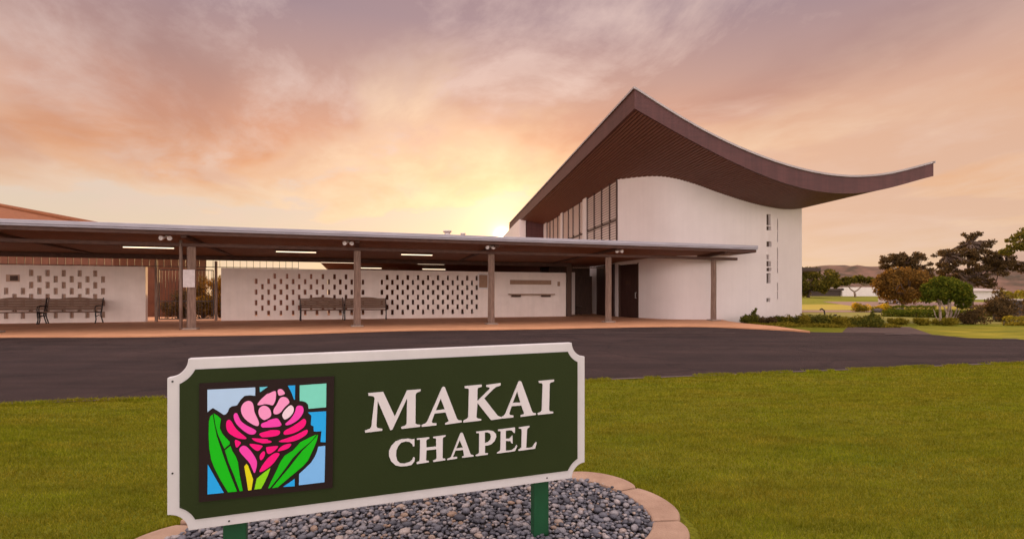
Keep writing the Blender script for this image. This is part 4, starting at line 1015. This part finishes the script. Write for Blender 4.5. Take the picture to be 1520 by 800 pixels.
# small tree with pale twisted stems and clipped crown
cl = [(.1, 0, 1.62, .42), (-.28, 0, 1.72, .34), (.42, .1, 1.60, .36), (-.1, -.3, 1.52, .40), (.35, -.3, 1.45, .38), (-.55, .1, 1.45, .36), (.68, 0, 1.32, .34), (-.7, -.1, 1.22, .30), (-.45, -.3, 1.25, .34), (.15, -.35, 1.28, .40), (.55, -.3, 1.10, .34), (-.2, .3, 1.3, .4), (.75, .2, 1.02, .26), (.62, -.1, .82, .28), (-.75, 0, 1.02, .24), (.0, .1, 1.0, .3)]
tree('clipped_tree', 'small tree with rounded green crown on pale twisted stems near the road', 'tree', (17.95, 21.2, 0.0), cl, 11000, .052, 'L_green', 'palebark',
     trunks=[([(-.2, 0, -.02), (-.22, 0, .5), (-.35, 0, 1.15)], .055, .035), ([(0, 0, -.02), (.02, -.1, .5), (.08, -.1, 1.1)], .06, .035), ([(.05, 0, -.02), (.25, 0, .45), (.12, 0, 1.15)], .05, .03),
             ([(.1, .1, -.02), (.4, 0, .35), (.55, 0, .8)], .04, .022), ([(-.1, -.1, -.02), (-.05, -.15, .4), (-.28, -.1, .95)], .045, .025), ([(.15, -.1, -.02), (.5, -.1, .3), (.72, -.1, .5)], .03, .012), ([(.05, -.15, -.02), (.3, -.2, .3), (.42, -.2, .62)], .03, .012), ([(-.25, 0, -.02), (-.4, 0, .3), (-.5, 0, .6)], .028, .012)],
     flat=.75, up=.6)
tree('roadside_tree', 'tree standing past the right edge, one leafy branch hanging into view', 'tree', (27.55, 26, 0), [(-2.9, -.5, 3.35, .34), (-2.5, -.6, 3.6, .38), (-2.45, -.3, 3.95, .30), (-2.0, -.3, 4.15, .42), (-2.1, -.5, 3.55, .36), (-1.5, -.3, 3.8, .5), (-1.0, 0, 4.4, .7), (-.4, .2, 4.0, .8), (.4, .3, 4.6, .9), (1.2, 0, 4.1, .9), (.2, -.6, 5.0, .8), (-1.2, -.2, 3.55, .4)], 4200, .085, 'L_olive',
     trunks=[([(0, 0, -.02), (.05, 0, 1.6), (-.1, 0, 3.2)], .16, .10), ([(-.1, 0, 3.2), (-1.0, -.2, 3.6)], .07, .04)], flat=.5, group='trees round the golf course')
# planting at the foot of the chapel
def shrub(name, label, base, clumps, n, size, leaf, group, up=.3, asp=.4, shell=.1):
    return tree(name, label, 'shrub', base, clumps, n, size, leaf, group=group, up=up, asp=asp, shell=shell)
GS = 'shrubs at the foot of the chapel wall'
SHL = [((9.55, 20.5, .02), .36, .28, 'L_shrub', 'dark leafy shrub with one tall shoot, leftmost at the foot of the chapel wall'),
       ((10.15, 20.3, .01), .34, .20, 'L_dark', 'small dark shrub right of the one with the tall shoot'),
       ((10.75, 20.2, .01), .46, .22, 'L_shrub', 'middle shrub below the narrow wall slots'),
       ((11.35, 19.9, .01), .52, .24, 'L_gold', 'light olive shrub below the right end of the chapel wall'),
       ((12.0, 19.6, .01), .54, .28, 'L_shrub', 'bushy shrub right at the chapel wall corner beside the dark bent pipe'),
       ((12.5, 19.2, .01), .55, .19, 'L_gold', 'low yellowish shrub just right of the chapel corner'),
       ((13.0, 19.0, .01), .52, .18, 'L_shrub', 'low spreading shrub second from the right end of the wall planting'),
       ((13.45, 18.9, .01), .48, .26, 'L_shrub', 'upright tufted shrub at the right end of the wall planting')]
for i, (b, r, h, lf, lab) in enumerate(SHL):
    q = np.random.default_rng(40+i)
    c = [(q.normal()*r*.55, q.normal()*r*.5, h*.55+abs(q.normal())*h*.3, r*.42) for _ in range(9)]
    if i == 0: c += [(.12, 0, .42, .10), (.17, 0, .52, .08), (.22, 0, .60, .05)]
    if i == 7: c += [(-.12, 0, .46, .12), (-.14, 0, .58, .07)]
    shrub('shrub', lab, b, c, 2400, .052, lf, GS, up=-.1, asp=.28)
n_ = 9000; gx = rng.uniform(9.35, 14.0, n_); gy = rng.uniform(18.35, 20.9, n_)
ok_ = (gy > 18.5+.35*np.sin(gx*3.1)*.5+(12-gx)*.10) & (gy < 21.4-(gx-9.3)*.12) & (gx > 9.25)
gz = rng.uniform(0, .13, n_)*(.55+.45*np.sin(gx*4.3)*np.sin(gy*3.7+gx))
gP = np.stack([gx, gy, gz+.02], 1)[ok_]
a_ = rng.normal(size=(len(gP), 3)); a_[:, 2] += .6; a_ /= np.linalg.norm(a_, axis=1)[:, None]; b_ = np.cross(a_, rng.normal(size=(len(gP), 3))); b_ /= np.linalg.norm(b_, axis=1)[:, None]
gV = np.stack([gP-a_*.06, gP+b_*.02, gP+a_*.07, gP-b_*.02], 1).reshape(-1, 3)
tag(raw_mesh('ground_cover', gV, 4, np.arange(len(gV)), 'L_gold'), 'low spreading ground cover between the shrubs at the chapel corner', 'ground cover', kind='stuff')
# rows and hedges on the right
def hedge_line(name, label, cat, pts, r, h, n, size, leaf, group=None):
    P = []; t = thing(name, label, cat, (pts[0][0], pts[0][1], ground_z(pts[0][1])), group)
    pts = np.array(pts, float); L = np.concatenate([[0], np.cumsum(np.linalg.norm(np.diff(pts, axis=0), axis=1))])
    mb = MB()
    for k in range(int(L[-1]/.5)+1):
        x = np.interp(k*.5, L, pts[:, 0]); y = np.interp(k*.5, L, pts[:, 1]); z = ground_z(y); limb(mb, (x, y, z-.02), (x+rng.normal()*.05, y, z+h*.8), .02, .01, 2)
    mb.build('stems', 'bark', t, fix=False)
    s = rng.uniform(0, L[-1], n); x = np.interp(s, L, pts[:, 0]); y = np.interp(s, L, pts[:, 1])
    a = rng.uniform(0, 2*math.pi, n); rr = rng.uniform(.75, 1.0, n)*(1+.13*np.sin(s*5)+.10*np.sin(s*11.3))
    z = np.array([ground_z(v) for v in y])+h*.5+np.sign(np.sin(a))*np.abs(np.sin(a))**.6*h*.5*rr
    P = np.stack([x+np.cos(a)*r*rr*.7, y+np.cos(a)*r*rr, z], 1)
    leaves('foliage', P, size, leaf, t, .2, .55); return t
hedge_line('clipped_hedge', 'long curved dark clipped hedge, nearer of the two on the golf course', 'hedge', [(20.6, 28.5), (21.4, 27.8), (22.2, 26.8), (22.2, 24.8), (21.5, 23.6)], .28, .34, 6500, .05, 'L_green', 'curved hedges on the golf course')
hedge_line('clipped_hedge', 'curved dark clipped hedge, farther of the two on the golf course', 'hedge', [(23.2, 31.6), (24.6, 31.0), (25.8, 29.8), (26.4, 28.3), (26.6, 26.6)], .26, .32, 5500, .055, 'L_green', 'curved hedges on the golf course')
hedge_line('clipped_hedge', 'short dark hedge in front of the golf cart', 'hedge', [(27.5, 38.4), (31.5, 38.0)], .3, .42, 2500, .06, 'L_green', 'curved hedges on the golf course')
for i, (x, y, r, h, lab) in enumerate([(15.35, 20.35, .30, .26, 'low golden bush, leftmost of the row in front of the clipped tree'), (16.1, 20.1, .30, .24, 'low golden bush, second of the row in front of the clipped tree'), (16.85, 19.9, .36, .25, 'low golden bush at the foot of the pale twisted stems')]):
    q = np.random.default_rng(60+i); shrub('low_bush', lab, (x, y, 0), [(q.normal()*r*.5, q.normal()*r*.4, h*.5+q.uniform(-.04, .06), r*.45) for _ in range(9)], 1700, .042, 'L_gold', 'low golden bushes in a row')
hedge_line('low_hedge', 'low golden hedge running to the right edge behind the road', 'hedge', [(19.2, 20.0), (21.5, 19.6), (26, 19.2)], .34, .34, 7000, .045, 'L_gold')
q = np.random.default_rng(77)
shrub('dark_bush', 'round dark brown bush right of the pale twisted stems', (18.6, 20.6, 0), [(q.normal()*.22, q.normal()*.2, .28+q.normal()*.09, .24) for _ in range(12)], 2600, .045, 'L_dark', 'dark bushes beside the clipped tree')
shrub('dark_bush', 'taller dark straggly bush left of the dark stone wall', (21.8, 22.6, 0), [(q.normal()*.5, q.normal()*.3, .55+q.normal()*.28, .30) for _ in range(22)], 4200, .06, 'L_dark', 'dark bushes beside the clipped tree')
hedge_line('tall_hedge', 'sunlit yellow green hedge at the right edge above the stone wall', 'hedge', [(37.2, 39), (46, 39)], .6, 1.5, 5000, .09, 'L_gold')
for i, (x, y, lab) in enumerate([(24.9, 36.6, 'yellow flowering bush, left of the two on the golf course'), (26.3, 36.4, 'yellow flowering bush, right of the two on the golf course')]):
    q = np.random.default_rng(80+i); b = shrub('flowering_bush', lab, (x, y, ground_z(y)), [(q.normal()*.35, q.normal()*.3, .25+q.normal()*.08, .24) for _ in range(9)], 700, .07, 'L_gold', 'yellow flowering bushes')
    leaves('blossoms', np.concatenate([ball((x+q.normal()*.38, y-.1+q.normal()*.3, .34+q.normal()*.1), .22, 110) for _ in range(8)]), .05, 'flower', b)
for (x, y, lab) in ((25.1, 35.2, 'small dark rock left of the yellow bushes'), (26.6, 35.1, 'small dark rock right of the yellow bushes')):
    bm = bmesh.new(); bmesh.ops.create_icosphere(bm, subdivisions=2, radius=.24)
    for v in bm.verts: v.co = Vector((v.co.x*1.4, v.co.y, v.co.z*.8))*(1+.22*math.sin(v.co.x*17+v.co.y*13+x)); v.co.z += .1
    me = bpy.data.meshes.new('rock'); bm.to_mesh(me); bm.free(); me.materials.append(M['lava'])
    o = bpy.data.objects.new('rock', me); COL.objects.link(o); o.location = (x, y, ground_z(y)); tag(o, lab, 'rock', 'dark rocks by the cart path')
tm = thing('tee_marker', 'small dark tee marker on the green behind the shrubs', 'tee marker', (18.0, 28.5, .01))
MB().tube([(18.0, 28.5, .01), (18.0, 28.5, .06)], .02, 8).build('stake', 'iron', tm)
MB().tube([(17.93, 28.5, .09), (18.07, 28.5, .09)], .035, 10).build('head', 'iron', tm)
o = MB().tube([(13.42, 22.0, 0), (13.44, 22.0, .35), (13.40, 21.98, .52), (13.28, 21.95, .60), (13.20, 21.95, .55)], .03, 8).build('bent_pipe', 'iron'); tag(o, 'dark bent pipe standing at the chapel corner above the shrubs', 'pipe')
# golf cart
gc = thing('golf_cart', 'white golf cart parked on the far path left of the bronze leaved tree', 'golf cart', (44.2, 60, .09))
GX, GY, GZ = 44.2, 60, .09
def C_(x, y, z): return (GX+x, GY+y, GZ+z)
body = solid([(-.95, .25), (.98, .25), (1.0, .45), (.75, .68), (.45, .42), (.05, .42), (0, .62), (-.6, .62), (-.7, .82), (-.95, .8)], [], -.5, .5, lambda a, b, d: C_(a, d, b)); body.build('body', 'cartwhite', gc, bevel=.03)
MB(C_).box(-.85, .6, -.55, .55, 1.42, 1.50).build('roof', 'cartwhite', gc, bevel=.03)
MB(C_).box(-.55, .0, -.46, .46, .621, .74).build('seat', 'black', gc); MB(C_).box(-.66, -.56, -.46, .46, .74, 1.05).build('backrest', 'black', gc)
for x0, x1 in ((-.75, -.8), (.72, .5)):
    for y in (-.48, .48): MB(C_).tube([(x0, y, .6), (x1, y, 1.43)], .022, 6).build('roof_post', 'cartwhite', gc)
for x in (-.62, .66):
    for y in (-.5, .5):
        wv = MB(C_).tube([(x, y-.07, .21), (x, y+.07, .21)], .21, 16).build('wheel', 'black', gc); MB(C_).tube([(x, y-.08, .21), (x, y+.08, .21)], .10, 12).build('hub', 'cartwhite', wv)
MB(C_).tube([(.5, .2, .62), (.32, .2, .92)], .02, 6).build('steering_column', 'black', gc)
# plants behind the gate
for i, (u, v, h, lf, lab) in enumerate([(-7.2, 25.6, 1.3, 'L_dark', 'dark low shrub behind the left leaf of the gate'), (-6.45, 26.0, 1.0, 'L_brown', 'bronze low shrub behind the middle of the gate'), (-5.75, 26.2, 2.0, 'L_amber', 'tall amber shrub behind the gate right of the post with the notice'), (-5.0, 26.3, 1.6, 'L_amber', 'amber shrub behind the right end of the gate'), (-5.6, 27.8, 2.25, 'L_gold', 'tall green gold shrub behind the amber ones at the gate'), (-6.9, 28.2, 2.1, 'L_brown', 'tall bronze shrub farthest behind the left leaf of the gate')]):
    q = np.random.default_rng(90+i); b = U(u, v, .0)
    shrub('courtyard_shrub', lab, b, [(q.normal()*.33, q.normal()*.25, .2+(h-.25)*q.uniform(.1, 1), .28) for _ in range(24)], 3600, .05, lf, 'shrubs behind the gate')
cw_ = MB(U).box(-9.5, -7.75, 28.4, 28.6, 0, 2.45).build('garden_wall', 'redwall'); tag(cw_, 'red brown garden wall behind the left leaf of the gate', 'wall')
cw_ = MB(U).box(-5.15, -1.45, 29.6, 29.8, 0, 2.5).build('garden_wall', 'redwall'); tag(cw_, 'brown garden wall seen only through the left slots of the pierced wall', 'wall')

# ------------------------------------------------------------------ edging stones, pebbles and lawn
def stone_label(x, y):
    if y < 2.3: return 'salmon edging stone cut off by the bottom edge right of the gravel' if x > 0 else 'salmon edging stone at the lower left beyond the sign corner'
    if x > .72: return 'large salmon edging stone right of the gravel, second up from the bottom edge'
    if x > .45: return 'broad salmon edging stone beyond the gravel right of the green post'
    if x > .15: return 'salmon edging stone just showing beside the lower right corner of the sign'
    if x < -1.55: return 'salmon edging stone under the lower left corner of the sign'
    return 'salmon edging stone hidden behind the sign board'
for cen, mb in NAMES:
    tag(mb.build('edging_stone', 'edgestone', bevel=.014), stone_label(*cen), 'edging stone', 'edging stones round the gravel')
def pebbles():
    bm = bmesh.new(); bmesh.ops.create_icosphere(bm, subdivisions=2, radius=1); bm.verts.ensure_lookup_table()
    T = np.array([v.co[:] for v in bm.verts]); Fc = np.array([[v.index for v in f.verts] for f in bm.faces]); bm.free()
    pts = []
    cand = rng.uniform(-1.6, 1.6, (200000, 2)); grid = {}
    for la, lb in cand:
        if (abs(la)/1.175)**2.6+(abs(lb)/.597)**2.6 > 1: continue
        x, y = BC[0]+la*SDX-lb*SDY, BC[1]+la*SDY+lb*SDX
        if y < 1.7: continue
        r = .0078+.0135*rng.random()**2.4 + (.010 if rng.random() < .03 else 0); k = (int(x/.06), int(y/.06)); ok = True
        for i in (-1, 0, 1):
            for j in (-1, 0, 1):
                for (px, py, pr) in grid.get((k[0]+i, k[1]+j), ()):
                    if (px-x)**2+(py-y)**2 < ((pr+r)*.80)**2: ok = False; break
                if not ok: break
            if not ok: break
        if ok: grid.setdefault(k, []).append((x, y, r)); pts.append((x, y, r))
    n = len(pts); V = np.empty((n, len(T), 3)); 
    for i, (x, y, r) in enumerate(pts):
        A = rng.normal(size=(3, 3)); Qm, _ = np.linalg.qr(A); sc = np.array([rng.uniform(1.0, 1.45), rng.uniform(.85, 1.1), rng.uniform(.6, .85)])*r
        a = rng.uniform(0, 2*math.pi); til = rng.normal()*.25
        Rz = np.array([[math.cos(a), -math.sin(a), 0], [math.sin(a), math.cos(a), 0], [0, 0, 1]]); Rx = np.array([[1, 0, 0], [0, math.cos(til), -math.sin(til)], [0, math.sin(til), math.cos(til)]])
        w = 1+.10*np.sin(T @ (rng.normal(size=3)*2.2)+rng.uniform(0, 6))
        V[i] = (T*w[:, None]*sc) @ (Rz @ Rx).T + np.array([x, y, .030+rng.uniform(0, .016)+r*.3])
    idx = (Fc[None]+(np.arange(n)*len(T))[:, None, None]).reshape(-1)
    o = raw_mesh('gravel', V.reshape(-1, 3), 3, idx, 'pebble', True); tag(o, 'loose round grey river pebbles filling the bed under the sign', 'gravel', kind='stuff')
pebbles()
def lawn():
    P = []; H = []; Wd = []
    for (y0, y1, dens, h, w) in ((1.9, 3.2, 19000, .020, .0042), (3.2, 4.6, 11000, .021, .0058), (4.6, 6.4, 6600, .022, .008), (6.4, 9.2, 3600, .023, .0115)):
        x0, x1 = -1.15*y1-1.0, 1.15*y1+2.2; n = int((x1-x0)*(y1-y0)*dens)
        x = rng.uniform(x0, x1, n); y = rng.uniform(y0, y1, n)
        ok = (y < near_edge(x)-.055+rng.normal(size=n)*.03) & ~in_bed(x, y, .035)
        x, y = x[ok], y[ok]; P.append(np.stack([x, y], 1)); m = len(x)
        patch = .5+.5*np.sin(x*2.1+1.3*np.sin(y*1.7))*np.sin(y*2.6+1.1*np.sin(x*1.3))
        H.append(h*(.62+.5*rng.random(m))*(.8+.35*patch)); Wd.append(np.full(m, w)*rng.uniform(.7, 1.3, m))
    # longer tufts against the edging stones and along the road edge
    th = rng.uniform(0, math.pi*1.15, 5200); e = np.array([bed(t, 1.345+abs(rng.normal())*.022, .765+abs(rng.normal())*.022) for t in th]); keep = (np.sin(th*23)+np.sin(th*9.7) > -.4); e = e[keep]
    P.append(e); H.append(rng.uniform(.02, .055, len(e))); Wd.append(np.full(len(e), .005))
    x = rng.uniform(-8, 11, 26000); keep = (np.sin(x*7.1)+np.sin(x*2.3)+.8*np.sin(x*17) > -.6); x = x[keep]
    P.append(np.stack([x, near_edge(x)-.05+.035*np.sin(x*5)+rng.normal(size=len(x))*.035], 1)); H.append(rng.uniform(.015, .05, len(x))); Wd.append(np.full(len(x), .011))
    P = np.concatenate(P); H = np.concatenate(H); Wd = np.concatenate(Wd); n = len(P)
    a = rng.uniform(0, 2*math.pi, n); dx, dy = np.cos(a)*Wd/2, np.sin(a)*Wd/2; lean = rng.normal(size=(n, 2))*.55*H[:, None]
    z0 = np.full(n, -.004)
    A = np.stack([P[:, 0]-dx, P[:, 1]-dy, z0], 1); B = np.stack([P[:, 0]+dx, P[:, 1]+dy, z0], 1); C = np.stack([P[:, 0]+lean[:, 0], P[:, 1]+lean[:, 1], H], 1)
    o = raw_mesh('lawn_grass', np.stack([A, B, C], 1).reshape(-1, 3), 3, np.arange(3*n), 'blade'); tag(o, 'short mown grass of the lawn round the sign', 'grass', kind='stuff')
lawn()
